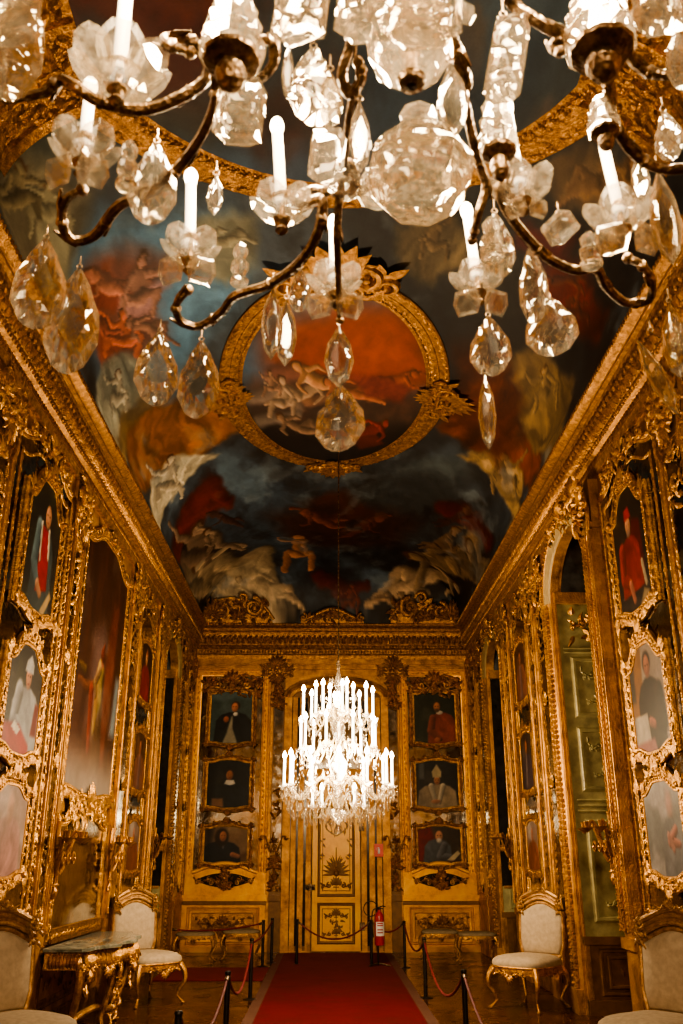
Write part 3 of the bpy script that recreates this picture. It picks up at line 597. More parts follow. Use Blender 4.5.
def paint_oval(x, y):                                  # round-ended picture: figures on clouds at sunset
    a, b = dev(x, y); p = Paint(a+(fbm(a, b, 3, 71)-.5)*.14, b+(fbm(a, b, 3, 81)-.5)*.14, (.23,.32,.41)); v = V
    P_ = lambda pts, *a, **k: p.poly([v(*q) for q in pts], *a, **k)
    p.cloud(1.2, (.30,.40,.49), .4, .7)
    P_([(258,330),(300,308),(350,300),(430,310),(440,390),(380,400),(300,385),(262,360)], (.43,.19,.09), .3, 1); P_([(330,310),(420,318),(428,370),(360,372)], (.48,.215,.10), .25, .8)
    P_([(240,382),(275,372),(330,378),(395,385),(430,392),(425,450),(260,450),(240,420)], (.17,.12,.095), .2, .95); P_([(250,420),(340,430),(425,425),(400,470),(280,470)], (.075,.06,.055), .15, .95)
    p.cloud(1.6, (.33,.20,.15), .55, .75, .45)
    for q, r, c in (([(255,395),(285,388),(300,405)], [.25,.28,.2], (.42,.36,.32)), ([(262,420),(300,412)], [.2,.14], (.40,.35,.31)), ([(285,382),(315,398),(340,390)], [.2,.2,.15], (.40,.28,.21)), ([(270,372),(300,370)], [.22,.2], (.38,.24,.20)), ([(370,395),(400,388)], [.16,.14], (.42,.25,.17))): p.limb([v(*t) for t in q], [z*.55 for z in r], c, .6, .8)
    for px, py, sc, po, sk in ((300,392,30,mir(RECL),(.52,.42,.33)), (322,380,30,RECL,(.54,.38,.26)), (352,392,28,RECL,(.48,.29,.20)), (395,380,28,mir(FLY),(.48,.25,.17)), (282,402,24,SEAT,(.52,.43,.35)), (300,426,24,RECL,(.36,.28,.22)), (365,432,24,mir(RECL),(.40,.15,.10)), (270,386,18,SEAT,(.44,.33,.26))): figure(p, px, py, sc, po, sk)
    P_([(345,368),(372,372),(410,385),(402,402),(365,395)], (.34,.15,.13), .06, .9, .2, .4, 4)
    P_([(350,432),(372,428),(385,442),(362,450)], (.30,.12,.09), .03, .7)
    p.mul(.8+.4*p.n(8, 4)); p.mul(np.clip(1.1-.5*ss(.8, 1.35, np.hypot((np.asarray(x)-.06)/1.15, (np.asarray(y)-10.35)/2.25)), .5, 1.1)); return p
def paint_big(x, y):
    a, b = dev(x, y); p = Paint(a+(fbm(a, b, 2, 71)-.5)*.4, b+(fbm(a, b, 2, 81)-.5)*.4, (.17,.20,.22)); p.cloud(.9, (.23,.28,.32), .4, .7); p.cloud(1.3, (.13,.085,.07), .48, .7, .9); p.cloud(1.2, (.30,.13,.09), .56, .74, .8); p.cloud(2, (.36,.29,.24), .62, .8, .6)
    P_ = lambda pts, *a, **k: p.poly([V(*q) for q in pts], *a, **k)
    P_([(130,0),(215,0),(230,60),(180,55)], (.27,.11,.085), .1, .9, .25, .5, 4); P_([(25,90),(60,20),(110,60),(100,130),(150,170),(230,190),(230,150),(150,90)], (.15,.175,.175), .25, .85)
    P_([(190,150),(330,150),(350,200),(250,195)], (.22,.31,.40), .12, .85); P_([(355,20),(500,60),(540,20),(500,150),(400,200),(350,190)], (.15,.20,.25), .25, .85); P_([(360,150),(400,90),(480,120),(460,190)], (.17,.235,.30), .2, .7)
    P_([(250,100),(330,60),(345,120),(290,140)], (.20,.13,.11), .15, .8)
    p.mul(.8+.4*p.n(7, 4)); return p
# ------------------------------------------------------------------ room shell
m = MB(); m.box((XL-1.1, YB, -.1), (XR+1.1, YE+.3, 0)); tag(m.build('floor', PARQUET, smooth=0), kind='structure')
OPEN_L = [(4.4, 5.98, 4.5, .60), (14.45, 15.72, 4.5, .54)]
OPEN_R = [(4.4, 5.98, 4.5, .60), (8.94, 10.82, 4.52, .62), (14.36, 15.68, 4.5, .54)]
REC = 1.0
def arch_pts(u0, u1, spring, rise, n=18):              # right foot to left foot
    c, a = (u0+u1)/2, (u1-u0)/2
    return [(c+a*math.cos(PI*k/n), spring+rise*math.sin(PI*k/n)) for k in range(n+1)]
def wall(name, P, opens):
    m = MB(); us = [YB]
    for u0, u1, sp, ri in opens: us += [u0, u1]
    us.append(YE+.2)
    for i in range(0, len(us), 2): m.pbox(P, us[i], 0, us[i+1], 6.1, -REC, 0)
    for u0, u1, sp, ri in opens:
        ap = arch_pts(u0, u1, sp, ri)
        for (a, za), (b, zb) in zip(ap, ap[1:]):
            m.add([P(a,za,0),P(b,zb,0),P(b,6.1,0),P(a,6.1,0),P(a,za,-.10),P(b,zb,-.10),P(b,6.1,-.10),P(a,6.1,-.10)], [(0,1,2,3),(4,5,6,7),(0,1,5,4)])
        m.pbox(P, u0, 0, u1, 6.1, -REC-.01, -REC); m.pbox(P, u0, 5.42, u1, 6.1, -REC, -.10)
    return tag(m.build(name, G_WALL, smooth=0), kind='structure')
wall('wall_left', PL, OPEN_L); wall('wall_right', PR, OPEN_R)
m = MB(); m.pbox(PE, XL-REC, 0, XR+.35, 6.1, -.3, 0); tag(m.build('wall_end', G_WALL, smooth=0), kind='structure')
m = MB(); m.box((XL-.4, YB-.3, 0), (XR+.4, YB, 7.4)); tag(m.build('wall_back', G_WALL, smooth=0), kind='structure')

# painted vault
ys = np.concatenate([np.linspace(YB, 3.6, 24)[:-1], np.arange(3.6, LIPY-2.1, .026), np.linspace(LIPY-2.1, LIPY, 130)])
tt = np.linspace(-1, 1, 250); xs = XC + HW*np.sign(tt)*np.interp(np.abs(tt)*_arc[-1], _arc, _g)/HW
X, Y = np.meshgrid(xs, ys); Z = vz(X, Y)
m = MB(); n, k = X.shape
m.v = [tuple(q) for q in np.stack([X.ravel(), Y.ravel(), Z.ravel()], 1).tolist()]
m.f = [(i*k+j, i*k+j+1, (i+1)*k+j+1, (i+1)*k+j) for i in range(n-1) for j in range(k-1)]
tag(m.build('ceiling', P_FRES, smooth=180, colors=paint_vault(X.ravel(), Y.ravel()).rgba(1.42)), kind='structure')

# oval pictures set into the vault
def oval(name, cx, cy, a, b, painter, label, nr, na, fw, crests):
    t = thing(name, label, 'ceiling painting', (cx, cy, float(vz(cx, cy))))
    rr = np.linspace(0, 1.02, nr); th = np.linspace(0, 2*PI, na, endpoint=False)
    R2, T2 = np.meshgrid(rr, th, indexing='ij'); x = cx + a*R2*np.cos(T2); y = cy + b*R2*np.sin(T2); z = vz(x, y)-.02
    m = MB(); m.v = np.stack([x.ravel(), y.ravel(), z.ravel()], 1).tolist()
    m.f = [(i*na+j, i*na+(j+1) % na, (i+1)*na+(j+1) % na, (i+1)*na+j) for i in range(nr-1) for j in range(na)]
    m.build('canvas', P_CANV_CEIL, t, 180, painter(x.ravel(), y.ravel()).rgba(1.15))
    P = lambda u, v, d: Vector((u, v, float(vz(u, v))-d*.34))
    pts = [(cx+a*math.cos(2*PI*i/160), cy+b*math.sin(2*PI*i/160)) for i in range(160)]
    m = MB(); k = fw/.30
    m.sweep(P, pts, [(0,-.02),(0,.05),(.03*k,.07),(.05*k,.05),(.07*k,.05),(.13*k,.09),(.17*k,.09),(.18*k,.06),(.21*k,.06),(.24*k,.10),(.28*k,.09),(.30*k,.06),(.30*k,-.03)])
    m.along(P, pts, .08, .055, .10*k, 3, True, .105*k); m.beads(P, pts, .075, .05, .017, True, .06*k); m.along(P, pts, .09, .07, .09*k, 5, True, .255*k)
    m.build('frame', G_CORN, t)
    for an, w, h in crests:
        m = MB(); u, v = cx+(a+.15*k)*math.cos(an), cy+(b+.15*k)*math.sin(an)
        ca, sa = math.cos(an-PI/2), math.sin(an-PI/2)
        Q = lambda x, y, d: P(u+x*ca-y*sa, v+x*sa+y*ca, .14+d*.3)
        m.crest(Q, 0, h*.1, .1, w, h); m.crest(Q, 0, 0, .1, w*.8, h*.6, -1); m.spray(Q, -w*.4, -h*.3, w*.4, h*.45, .11, 26, h*.28, int(an*10))
        m.build('cartouche', G_CORN, t)
    return t
P_CANV_CEIL = P_FRES
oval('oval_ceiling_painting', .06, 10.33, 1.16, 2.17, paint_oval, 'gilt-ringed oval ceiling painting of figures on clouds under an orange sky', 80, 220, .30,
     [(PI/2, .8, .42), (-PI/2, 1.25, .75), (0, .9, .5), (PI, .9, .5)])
oval('oval_ceiling_painting', .08, 4.25, 1.92, 2.22, paint_big, 'large oval ceiling painting of dark blue sky above the near crystal chandelier', 70, 240, .34, [(-PI*.12, .7, .4), (PI*1.12, .7, .4)])

# gilded ribs beside the large oval
k_ = 0
for x0, x1 in ((-2.42, -1.78), (1.85, 2.52)):
    m = MB(); P = lambda u, v, d: Vector((u, v, float(vz(u, v))-d))
    for i in range(14):
        a, b = x0+(x1-x0)*i/14, x0+(x1-x0)*(i+1)/14
        for y0, y1, d in ((4.2, 5.35, .03), (4.2, 4.28, .08), (5.27, 5.37, .08), (4.6, 4.66, .06), (4.92, 4.98, .06)):
            m.add([P(a,y0,d),P(b,y0,d),P(b,y1,d),P(a,y1,d),P(a,y0,-.05),P(b,y0,-.05),P(b,y1,-.05),P(a,y1,-.05)], [(0,1,2,3),(0,1,5,4),(2,3,7,6)])
    m.spray(P, x0+.05, 4.3, x1-.05, 5.3, .04, 120, .11, 5); 
    tag(m.build('trim_%d' % (20+k_), G_CORN), kind='structure'); k_ += 1

# cornice
CP = [(.0,ZC-.04),(.045,ZC-.04),(.05,ZC),(.06,ZC+.03),(.05,ZC+.06),(.03,ZC+.07),(.03,ZC+.15),(.06,ZC+.17),(.085,ZC+.20),(.06,ZC+.235),(.06,ZC+.25),
      (.07,ZC+.26),(.10,ZC+.34),(.155,ZC+.43),(.16,ZC+.45),(.13,ZC+.46),(.13,ZC+.485),(.175,ZC+.50),(.175,ZC+.53),(.15,ZC+.54),(.15,ZC+.555),(.205,ZC+.575),(.235,ZC+.60),(.235,ZC+.63),(.20,ZC+.65),(0,ZC+.66)]
def cornice(name, P, u0, u1):
    m = MB(); s = (u1-u0)
    vs = [P(u, v, d) for u in (u0, u1) for d, v in CP]; k = len(CP)
    m.add(vs, [(i, i+1, k+i+1, k+i) for i in range(k-1)])
    u = u0; i = 0
    while u < u1:
        m.leaf(P, u, ZC+.26, .085, PI/2, .17, .05, .25); m.leaf(P, u+.05, ZC+.43, .14, -PI/2, .12, .028, .2)
        m.scroll(P, u+.05, ZC+.35, .10, .035, 0, .9, .008, 1 if i % 2 else -1, 5)
        u += .105; i += 1
    u = u0
    while u < u1:
        m.ball(P(u, ZC+.20, .082), (.024,.024,.028), 5, 4); m.ball(P(u+.03, ZC+.615, .237), (.018,.018,.024), 5, 4); m.leaf(P, u, ZC+.075, .032, PI/2, .07, .02, .12)
        u += .06
    tag(m.build(name, G_CORN), kind='structure')
cornice('trim_1', PL, 3.0, YE-.02); cornice('trim_2', PR, 3.0, YE-.02); cornice('trim_3', PE, XL+.02, XR-.02)

# gilt scrollwork standing on the end cornice
PC = lambda u, v, d: Vector((u, 17.52-d-.25*max(0, v-5.95), v))
for u, w, h, sd, lab in ((-1.78, 1.35, .62, 1, 'gilt scroll ornament on the end cornice, at its left end'), (1.92, 1.35, .62, -1, 'gilt scroll ornament on the end cornice, at its right end'), (.08, 1.25, .34, 0, 'low gilt bow-shaped ornament on the end cornice above the hanging cord line')):
    t = thing('gilded_cartouche', lab, 'ornament', (u, 17.5, 5.95)); m = MB()
    if sd:
        m.slab(PC, [(u-w*.5, 5.93), (u+w*.5, 5.93), (u+w*.42, 6.12), (u+w*.2*(1+sd*.5), 6.32+.0), (u-sd*w*.12, 6.42), (u-w*.36, 6.36 if sd > 0 else 6.2), (u-w*.5, 6.2)], -.06, .03)
        m.scroll(PC, u+sd*w*.22, 6.22, .05, .20, PI/2, 1.4, .05, -sd, 7); m.scroll(PC, u-sd*w*.22, 6.16, .05, .17, PI/2, 1.3, .045, sd, 7); m.scroll(PC, u+sd*w*.05, 6.40, .04, .13, PI, 1.2, .035, sd, 7)
        m.tube([PC(u+sd*w*(.22+.3*q), 6.41-.42*q**1.3, .05) for q in np.linspace(0, 1, 10)], [.05-.02*q for q in np.linspace(0, 1, 10)], 7)
        m.fan(PC, u-sd*w*.38, 6.02, .06, .36, 9, .1, PI-.1, .14); m.spray(PC, u-w*.48, 5.98, u+w*.48, 6.3, .06, 50, .15, int(u*10)+30); m.fan(PC, u, 5.99, .09, .22, 7)
    else:
        m.tube([PC(u+w*.5*q, 5.99+.20*math.cos(q*PI/2)**2, .05) for q in np.linspace(-1, 1, 24)], [.028+.012*math.cos(q*PI/2) for q in np.linspace(-1, 1, 24)], 8)
        m.slab(PC, [(u+w*.5*q, 5.97+.18*math.cos(q*PI/2)**2) for q in np.linspace(-1, 1, 20)] + [(u+.5*w, 5.93), (u-.5*w, 5.93)], -.04, .03)
        m.fan(PC, u, 6.02, .07, .2, 9, .1, PI-.1); m.spray(PC, u-w*.4, 5.96, u+w*.4, 6.06, .06, 26, .12, 4)
        for q in (-1, 1): m.scroll(PC, u+q*w*.46, 6.02, .05, .09, PI/2, 1.1, .026, q)
    m.build('scrollwork', G_CORN, t)

# ------------------------------------------------------------------ wall joinery
def rect(u0, v0, u1, v1): return [(u0,v0),(u1,v0),(u1,v1),(u0,v1)]
def topcurve(s, a, kind):                               # rococo heads
    if kind == 'arch': return a*math.sin(PI*s)**.8
    if kind == 'shoulder':
        q = min(s, 1-s)*2; return a*(ss(.12, .75, np.array(q)).item())
    return 0.0
def outline(u0, v0, u1, v1, a=0., b=0., ka='shoulder', kb='shoulder', n=22):
    bot = [(u0+(u1-u0)*i/n, v0-topcurve(i/n, b, kb)) for i in range(n+1)] if b else [(u0, v0), (u1, v0)]
    top = [(u1-(u1-u0)*i/n, v1+topcurve(i/n, a, ka)) for i in range(n+1)] if a else [(u1, v1), (u0, v1)]
    return bot + top
FP = [(-.008,.0),(-.004,.028),(.014,.034),(.022,.022),(.034,.022),(.052,.058),(.070,.066),(.084,.046),(.094,.050),(.104,.030),(.106,-.03)]
def frame_mesh(P, pts, d, k=1.0, dens=.06, seed=0, beads=True, mb=None):
    m = mb or MB()
    m.sweep(P, pts, [(o*k, d+z*k) for o, z in FP]); m.along(P, pts, d+.058*k, dens, .075*k, seed, True, .062*k)
    if beads: m.beads(P, pts, d+.03*k, .045*k, .011*k, True, .018*k)
    return m
def dado(P, u0, u1, mat=None, name=None):
    m = MB(); m.pbox(P, u0, .02, u1, .16, .0, .05); m.pbox(P, u0, .16, u1, .19, 0, .035)
    m.pbox(P, u0, .80, u1, .86, .0, .05); m.pbox(P, u0, .86, u1, .90, 0, .075); m.pbox(P, u0, .76, u1, .80, 0, .025)
    pts = rect(u0+.12, .28, u1-.12, .68); m.sweep(P, pts, [(-.05,.0),(-.04,.02),(-.02,.026),(0,.012),(.02,.03),(.035,.0)])
    m.spray(P, u0+.25, .36, u1-.25, .60, .012, int(18*(u1-u0)), .10, int(u0*9), .15)
    return m
nb = [0]
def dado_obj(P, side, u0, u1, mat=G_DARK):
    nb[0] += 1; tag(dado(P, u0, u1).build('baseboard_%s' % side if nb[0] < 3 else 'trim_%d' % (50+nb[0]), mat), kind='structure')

def portrait(P, u0, v0, u1, v1, painter, label, flip=False, a=.10, b=.06, d=.06, fk=1.0, group=None, nx=54, name='portrait_painting', crest=True, dens=.05, cat='painting', seed=1):
    t = thing(name, label, cat, P((u0+u1)/2, v0-b, d), 0, group)
    pts = outline(u0, v0, u1, v1, a, b); w = u1-u0; h = (v1-v0+a+b)/w; ny = int(nx*h)
    s = np.linspace(-.01, 1.01, nx); q = np.linspace(-.01, 1.01, ny); S, Q = np.meshgrid(s, q)
    sc = np.clip(S, 0, 1); top = np.array([v1+topcurve(float(z), a, 'shoulder') for z in np.clip(s, 0, 1)]); bot = np.array([v0-topcurve(float(z), b, 'shoulder') for z in np.clip(s, 0, 1)])
    Vv = bot[None, :] + Q*(top-bot)[None, :]; U = u0 + S*w
    p = Paint((1-S.ravel()) if flip else S.ravel(), (Vv.ravel()-(v0-b))/w, (.14,.12,.09)); painter(p, h); p.mul(.85+.3*p.n(12, 4))
    m = MB(); m.v = [tuple(P(x, y, d)) for x, y in zip(U.ravel(), Vv.ravel())]; m.f = [(i*nx+j, i*nx+j+1, (i+1)*nx+j+1, (i+1)*nx+j) for i in range(ny-1) for j in range(nx-1)]
    m.build('canvas', P_CANV, t, 180, p.rgba())
    m = frame_mesh(P, pts, d, fk, dens, seed); m.sweep(P, pts, [(.1*fk, d-.03), (.1*fk, 0.0), (.02, 0.0)]); uc = (u0+u1)/2
    for cu, cv, an in ((u0, v0, 1.25*PI), (u1, v0, 1.75*PI), (u1, v1, .25*PI), (u0, v1, .75*PI)):
        for k in (-.5, 0, .5): m.leaf(P, cu+.05*fk*math.cos(an), cv+.05*fk*math.sin(an), d+.07*fk, an+k*1.1+PI*.0, .12*fk, .035*fk, .3)
        m.ball(P(cu+.05*fk*math.cos(an), cv+.05*fk*math.sin(an), d+.075*fk), .024*fk, 6, 5)
    m.build('frame', G_FRAME, t)
    if crest:
        m = MB(); m.crest(P, uc, v1+a+.05*fk, d+.06, w*.62, .17*fk); m.build('crest', G_FRAME, t)
        m = MB(); m.crest(P, uc, v0-b-.04*fk, d+.06, w*.6, .15*fk, -1); m.build('cartouche', G_FRAME, t)
    return t

def mirror_panel(P, u0, v0, u1, v1, label, a=.14, d=.0, mat=MIRROR, fk=1.0, crest=.3, gmat=G_FRAME, inner=True, name='mirror_panel'):
    t = thing(name, label, 'mirror panel', P((u0+u1)/2, v0, 0))
    pts = outline(u0, v0, u1, v1, a, 0, 'shoulder')
    m = MB(); m.slab(P, pts, .004, .012); m.build('mirror_glass', mat, t, 0)
    m = frame_mesh(P, pts, .012, fk*.8, .055, int(u0*7) % 50)
    m.build('frame', gmat, t)
    if inner:
        m = MB(); q = .13; ip = outline(u0+q, v0+q, u1-q, v1-q*.9, a, 0, 'shoulder')
        m.sweep(P, ip, [(-.018,.012),(-.012,.032),(.006,.036),(.016,.012)]); m.along(P, ip, .03, .09, .06, 3); m.build('inner_moulding', gmat, t)
    if crest:
        m = MB(); uc = (u0+u1)/2; w = (u1-u0)
        m.crest(P, uc, v1+a-.02, .06, w*.8, crest); m.spray(P, uc-w*.35, v1+a-.12, uc+w*.35, v1+a+crest*.5, .06, 26, .13, int(u0*5) % 40); m.build('crest', gmat, t)
    return t

tn = [4]
def pilaster(P, u0, u1, d=.07, strip=True, cap=True, mat=G_WALL, flutes=False):
    t = 'trim_%d' % tn[0]; tn[0] += 1; w = u1-u0; c = (u0+u1)/2
    m = MB(); m.pbox(P, u0, 0, u1, ZC-.04, 0, d); m.pbox(P, u0-.03, 0, u1+.03, .2, 0, d+.03); m.pbox(P, u0-.025, .80, u1+.025, .89, 0, d+.035); m.pbox(P, u0-.02, 4.72, u1+.02, 4.78, 0, d+.03)
    e = .07
    for a, b in ((u0+.012, u0+e), (u1-e, u1-.012)):
        m.pbox(P, a, .95, b, 4.7, d, d+.03); m.tube([P((a+b)/2, .95, d+.03), P((a+b)/2, 4.7, d+.03)], .022, 6)
        m.beads(P, [((a+b)/2, .95), ((a+b)/2, 4.7)], d+.05, .05, .011, False); m.tube([P(a+.004, .95, d+.03), P(a+.004, 4.7, d+.03)], .008, 5); m.tube([P(b-.004, .95, d+.03), P(b-.004, 4.7, d+.03)], .008, 5)
    if flutes:
        strip = False
        for i_ in range(1, 6):
            u_ = u0+w*i_/6
            if i_ % 2: m.tube([P(u_, .95, d), P(u_, 4.7, d)], .024, 6)
            else: m.pbox(P, u_-.012, .95, u_+.012, 4.7, d, d+.03); m.beads(P, [(u_, .95), (u_, 4.7)], d+.03, .06, .014, False)
    o = tag(m.build(t, mat, smooth=30), kind='structure')
    if strip:
        m = MB(); m.pbox(P, u0+e+.04, 1.0, u1-e-.04, 4.6, d, d+.006); tag(m.build('mirror_strip', MIRROR, o, 0), 'dark mirror strip')
        m = MB(); pts = rect(u0+e+.04, 1.0, u1-e-.04, 4.6); m.sweep(P, pts, [(0,d),(0,d+.02),(.02,d+.025),(.03,d)]); m.along(P, pts, d+.02, .09, .07, 2)
        for z in (1.02, 4.58, 2.4, 3.4): m.fan(P, c, z-.02, d+.02, min(.16, w*.35), 7, -.1 if z < 2 else .2, PI+.1 if z < 2 else PI-.2)
        m.spray(P, c-w*.22, 3.95, c+w*.22, 4.55, d+.02, 16, .12, int(u0*3) % 30); m.build('strip_moulding', G_FRAME, o)
    if cap:
        m = MB(); m.crest(P, c, 4.98, d+.05, w*1.1, .40); m.crest(P, c, 4.93, d+.05, w*.8, .30, -1); m.spray(P, u0+.02, 4.8, u1-.02, 5.22, d+.05, 34, .15, int(u0*11) % 70, .6)
        for q in (-1, 1): m.scroll(P, c+q*w*.3, 5.12, d+.08, .10, PI/2, 1.2, .032, -q); m.tube([P(c+q*w*.3+q*.1*math.sin(z_*3), 5.1-.5*z_, d+.05) for z_ in np.linspace(0, 1, 8)], [.035-.02*z_ for z_ in np.linspace(0, 1, 8)], 6)
        m.build('capital', G_FRAME, o)
    return o

def sconce(P, u, v, d, label, s=1.0, arms=(-1, 0, 1), group=None):
    t = thing('wall_sconce', label, 'wall sconce', P(u, v-.2*s, d), 0, group)
    m = MB(); m.fan(P, u, v+.02*s, d+.02, .10*s, 5); m.fan(P, u, v-.2*s, d+.02, .08*s, 5, -PI, 0); m.scroll(P, u, v-.1*s, d+.03, .06*s, 0, 1.2, .012*s, 1); m.tube([P(u+.03*s*math.sin(6*z), v-.28*s+.46*s*z, d+.02) for z in np.linspace(0, 1, 10)], .015*s, 6); m.build('backplate', G_WALL, t)
    for k in arms:
        pts = [P(u+k*(.04+.17*q)*s, v+(-.05+.13*math.sin(q*PI*1.3-1.4))*s+.04*s, d+(.04+(.20 if k == 0 else .15)*q)) for q in np.linspace(0, 1, 12)]
        m = MB(); m.tube(pts, [.010*s]*12, 6); e = pts[-1]; m.scroll(P, u+k*.12*s, v-.05*s, d+.12, .05*s, 0, 1.1, .009*s, 1)
        m.lathe([(.008*s,0),(.02*s,.012*s),(.045*s,.025*s),(.05*s,.03*s),(.012*s,.028*s),(.016*s,.06*s),(.018*s,.07*s)], e, 10); a = m.build('arm', G_WALL, t)
    return t

wn = [1]
def arched_bay(P, u0, u1, sp, ri, content, side):
    n = wn[0]; wn[0] += 1; c = (u0+u1)/2
    ap = arch_pts(u0, u1, sp, ri)
    m = MB(); path = [(u1, 0)] + ap + [(u0, sp-.4)]
    m.sweep(P, path, [(-.006,-.06),(-.006,.03),(.03,.045),(.06,.03),(.07,.03),(.10,.06),(.16,.065),(.18,.04),(.20,.04),(.22,.075),(.26,.08),(.29,.05),(.31,0)], closed=False)
    z = .25
    while z < sp-.05:                                   # dentils up the jambs
        for u, q in ((u1, 1),): m.pbox(P, min(u+q*.085, u+q*.165), z, max(u+q*.085, u+q*.165), z+.034, .06, .09)
        z += .06
    m.beads(P, path, .085, .07, .02, False, .24); m.pbox(P, u1, 0, u1+.30, .24, 0, .11)
    o = tag(m.build('window_%d' % n, G_WALL, smooth=30), kind='structure')
    m = MB()                                            # pale arch face
    m.sweep(P, ap, [(.0,.03),(.02,.055),(.16,.08),(.185,.055)], closed=False); m.build('arch_face', STONE, o)
    J = lambda x, z, d: P(u1-.008-d, z, -x)              # the far jamb of the deep window recess, facing the room's near end
    D = REC
    def jb(mb, x0, z0, x1, z1, d0, d1): mb.pbox(J, x0, z0, x1, z1, d0, d1)
    m = MB(); jb(m, 0, sp-.02, D, sp+.12, 0, .07); jb(m, 0, 0, .025, sp, 0, .03); jb(m, .90, 0, D, sp, 0, .05); m.build('transom', G_WALL, o, 0)
    m = MB(); jb(m, .02, sp+.12, D, 5.41, 0, .006); m.build('lunette_glass', DUSK, o, 0)
    k_ = content == 'shutter'
    if not k_:
        m = MB(); jb(m, .02, 1.14, .90, sp-.02, 0, .006); m.build('mirror_glass', NIGHTGLASS, o, 0)
        m = MB(); jb(m, .02, .76, .90, 1.14, 0, .012); m.sweep(J, rect(.15, .82, .82, 1.08), [(-.02,.012),(0,.025),(.02,.012)]); m.build('lower_panel', GREENP, o, 0)
        m = MB(); jb(m, .05, 1.11, .92, 1.15, 0, .03); m.build('rail', G_WALL, o, 0)
    else:
        m = MB(); jb(m, .02, .76, .90, sp-.02, 0, .006)
        for z0, z1 in ((.92, 1.95), (2.30, 2.98), (3.14, 3.82)):
            m.sweep(J, rect(.17, z0, .80, z1), [(-.04,.006),(-.03,.026),(0,.030),(.015,.016),(.03,.006)])
            m.crest(J, .49, z1-.22, .006, .45, .16); m.spray(J, .25, z1-.45, .72, z1-.1, .006, 12, .10, 3, .15); m.crest(J, .49, z0+.15, .006, .4, .12)
        for z in (2.06, 2.12, 2.18, 3.90, 3.95): m.tube([J(.07, z, .01), J(.90, z, .01)], .018, 6)
        m.build('shutter_panel', GREENP, o)
        m = MB(); m.crest(J, .47, 4.22, .01, .6, .22); m.spray(J, .2, 4.08, .75, 4.42, .01, 22, .14, 3, .2); m.build('gilt_crest', G_FRAME, o)
    m = MB(); jb(m, .0, .0, D, .14, 0, .05); jb(m, 0, .68, D, .76, 0, .05); jb(m, .07, .14, .92, .68, 0, .008)
    for q in (0, .08): m.sweep(J, rect(.18+q, .20+q*.8, .80-q, .62-q*.8), [(-.025,.008),(-.015,.026),(.008,.030),(.025,.008)])
    m.spray(J, .36, .36, .62, .46, .01, 8, .08, 4, .08); m.build('dado_panel', BROWN, o)
    m = MB(); m.slab(P, [(a, max(.9, b)) for a, b in ap] + [(u0, .9), (u1, .9)], -REC+.002, -REC+.01); m.build('window_glass', NIGHTGLASS, o, 0)
    m = MB(); m.crest(P, c, sp+ri+.12, .06, .75, .26); m.spray(P, c-.55, sp+ri+.0, c+.55, sp+ri+.2, .07, 26, .13, 8); 
    m.build('keystone_ornament', G_FRAME, o)
    return o
DUSK = plain_mat('dim painted lunette', (.085,.092,.095), .3, .1, .6, 5)
for q in OPEN_L: arched_bay(PL, *q, 'night', 'left')
for i, q in enumerate(OPEN_R): arched_bay(PR, *q, 'shutter' if i == 1 else 'night', 'right')

# pilasters
for u0, u1 in ((6.28, 6.84), (8.74, 9.16), (11.66, 12.30), (13.70, 14.02), (14.06, 14.44), (16.04, 16.72), (16.85, 17.74)): pilaster(PLs, u0, u1)
for u0, u1 in ((6.28, 6.84), (11.16, 11.74), (11.80, 12.24), (13.55, 13.95), (13.99, 14.35), (16.02, 16.72), (16.85, 17.74)): pilaster(PRs, u0, u1)
pilaster(PR, 8.62, 8.94, .10, flutes=True)
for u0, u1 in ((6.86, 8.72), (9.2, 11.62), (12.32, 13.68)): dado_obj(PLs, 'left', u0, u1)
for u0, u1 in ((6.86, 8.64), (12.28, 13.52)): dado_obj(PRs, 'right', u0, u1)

# left wall, nearest bay: mirror with three portraits
G3 = None
mirror_panel(PLs, 6.96, 1.0, 8.66, 4.98, 'tall dark mirror panel behind the stack of three portraits on the left wall', .16)
portrait(PLp, 7.42, 3.68, 8.34, 4.58, por_red_vest, 'portrait of a bald man in red vest with grey sleeves, high on the left wall', False, .26, .06, .09, 1.15, seed=2)
portrait(PLp, 7.42, 2.44, 8.32, 3.12, por_bishop_white, 'portrait of a seated bishop in white mitre and pale robe, left wall', False, .18, .06, .09, 1.1, seed=3)
portrait(PLp, 7.42, 1.46, 8.32, 2.03, por_glare, 'pale pinkish portrait, glare painted over it, at the bottom of the left wall stack above the cream chair', False, .10, .05, .09, 1.1, seed=4)
# left wall, middle bay
t = portrait(PLp, 9.34, 2.26, 11.40, 4.86, por_full, 'very tall full-length painting of a standing figure with red drapery, pale glare painted over its foot', False, .20, .05, .08, 1.35, None, 76, 'full_length_painting', True, .06, 'painting', 6)
t = thing('pier_mirror', 'large gilt-framed mirror above the marble console table', 'mirror', PLs(10.4, .9, 0))
m = MB(); pts = outline(9.44, .92, 11.36, 1.86, .14, 0); m.slab(PLs, pts, .01, .022); m.build('mirror_glass', MIRROR2 if 'MIRROR2' in globals() else MIRROR, t, 0)
m = frame_mesh(PLs, pts, .022, 1.0, .06, 12); m.build('frame', G_FRAME, t)
m = MB(); m.crest(PLs, 10.4, 2.02, .07, 1.7, .34); m.spray(PLs, 9.6, 1.94, 11.2, 2.12, .07, 60, .15, 12); m.build('crest', G_FRAME, t)
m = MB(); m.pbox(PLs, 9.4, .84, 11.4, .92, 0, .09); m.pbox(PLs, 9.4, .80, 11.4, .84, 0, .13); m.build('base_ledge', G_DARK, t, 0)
sconce(PL, 9.24, 1.62, .05, 'dark gilt branched sconce at the nearer edge of the pier mirror', 1.5)
sconce(PL, 11.52, 1.62, .05, 'dark gilt branched sconce at the farther edge of the pier mirror', 1.5)
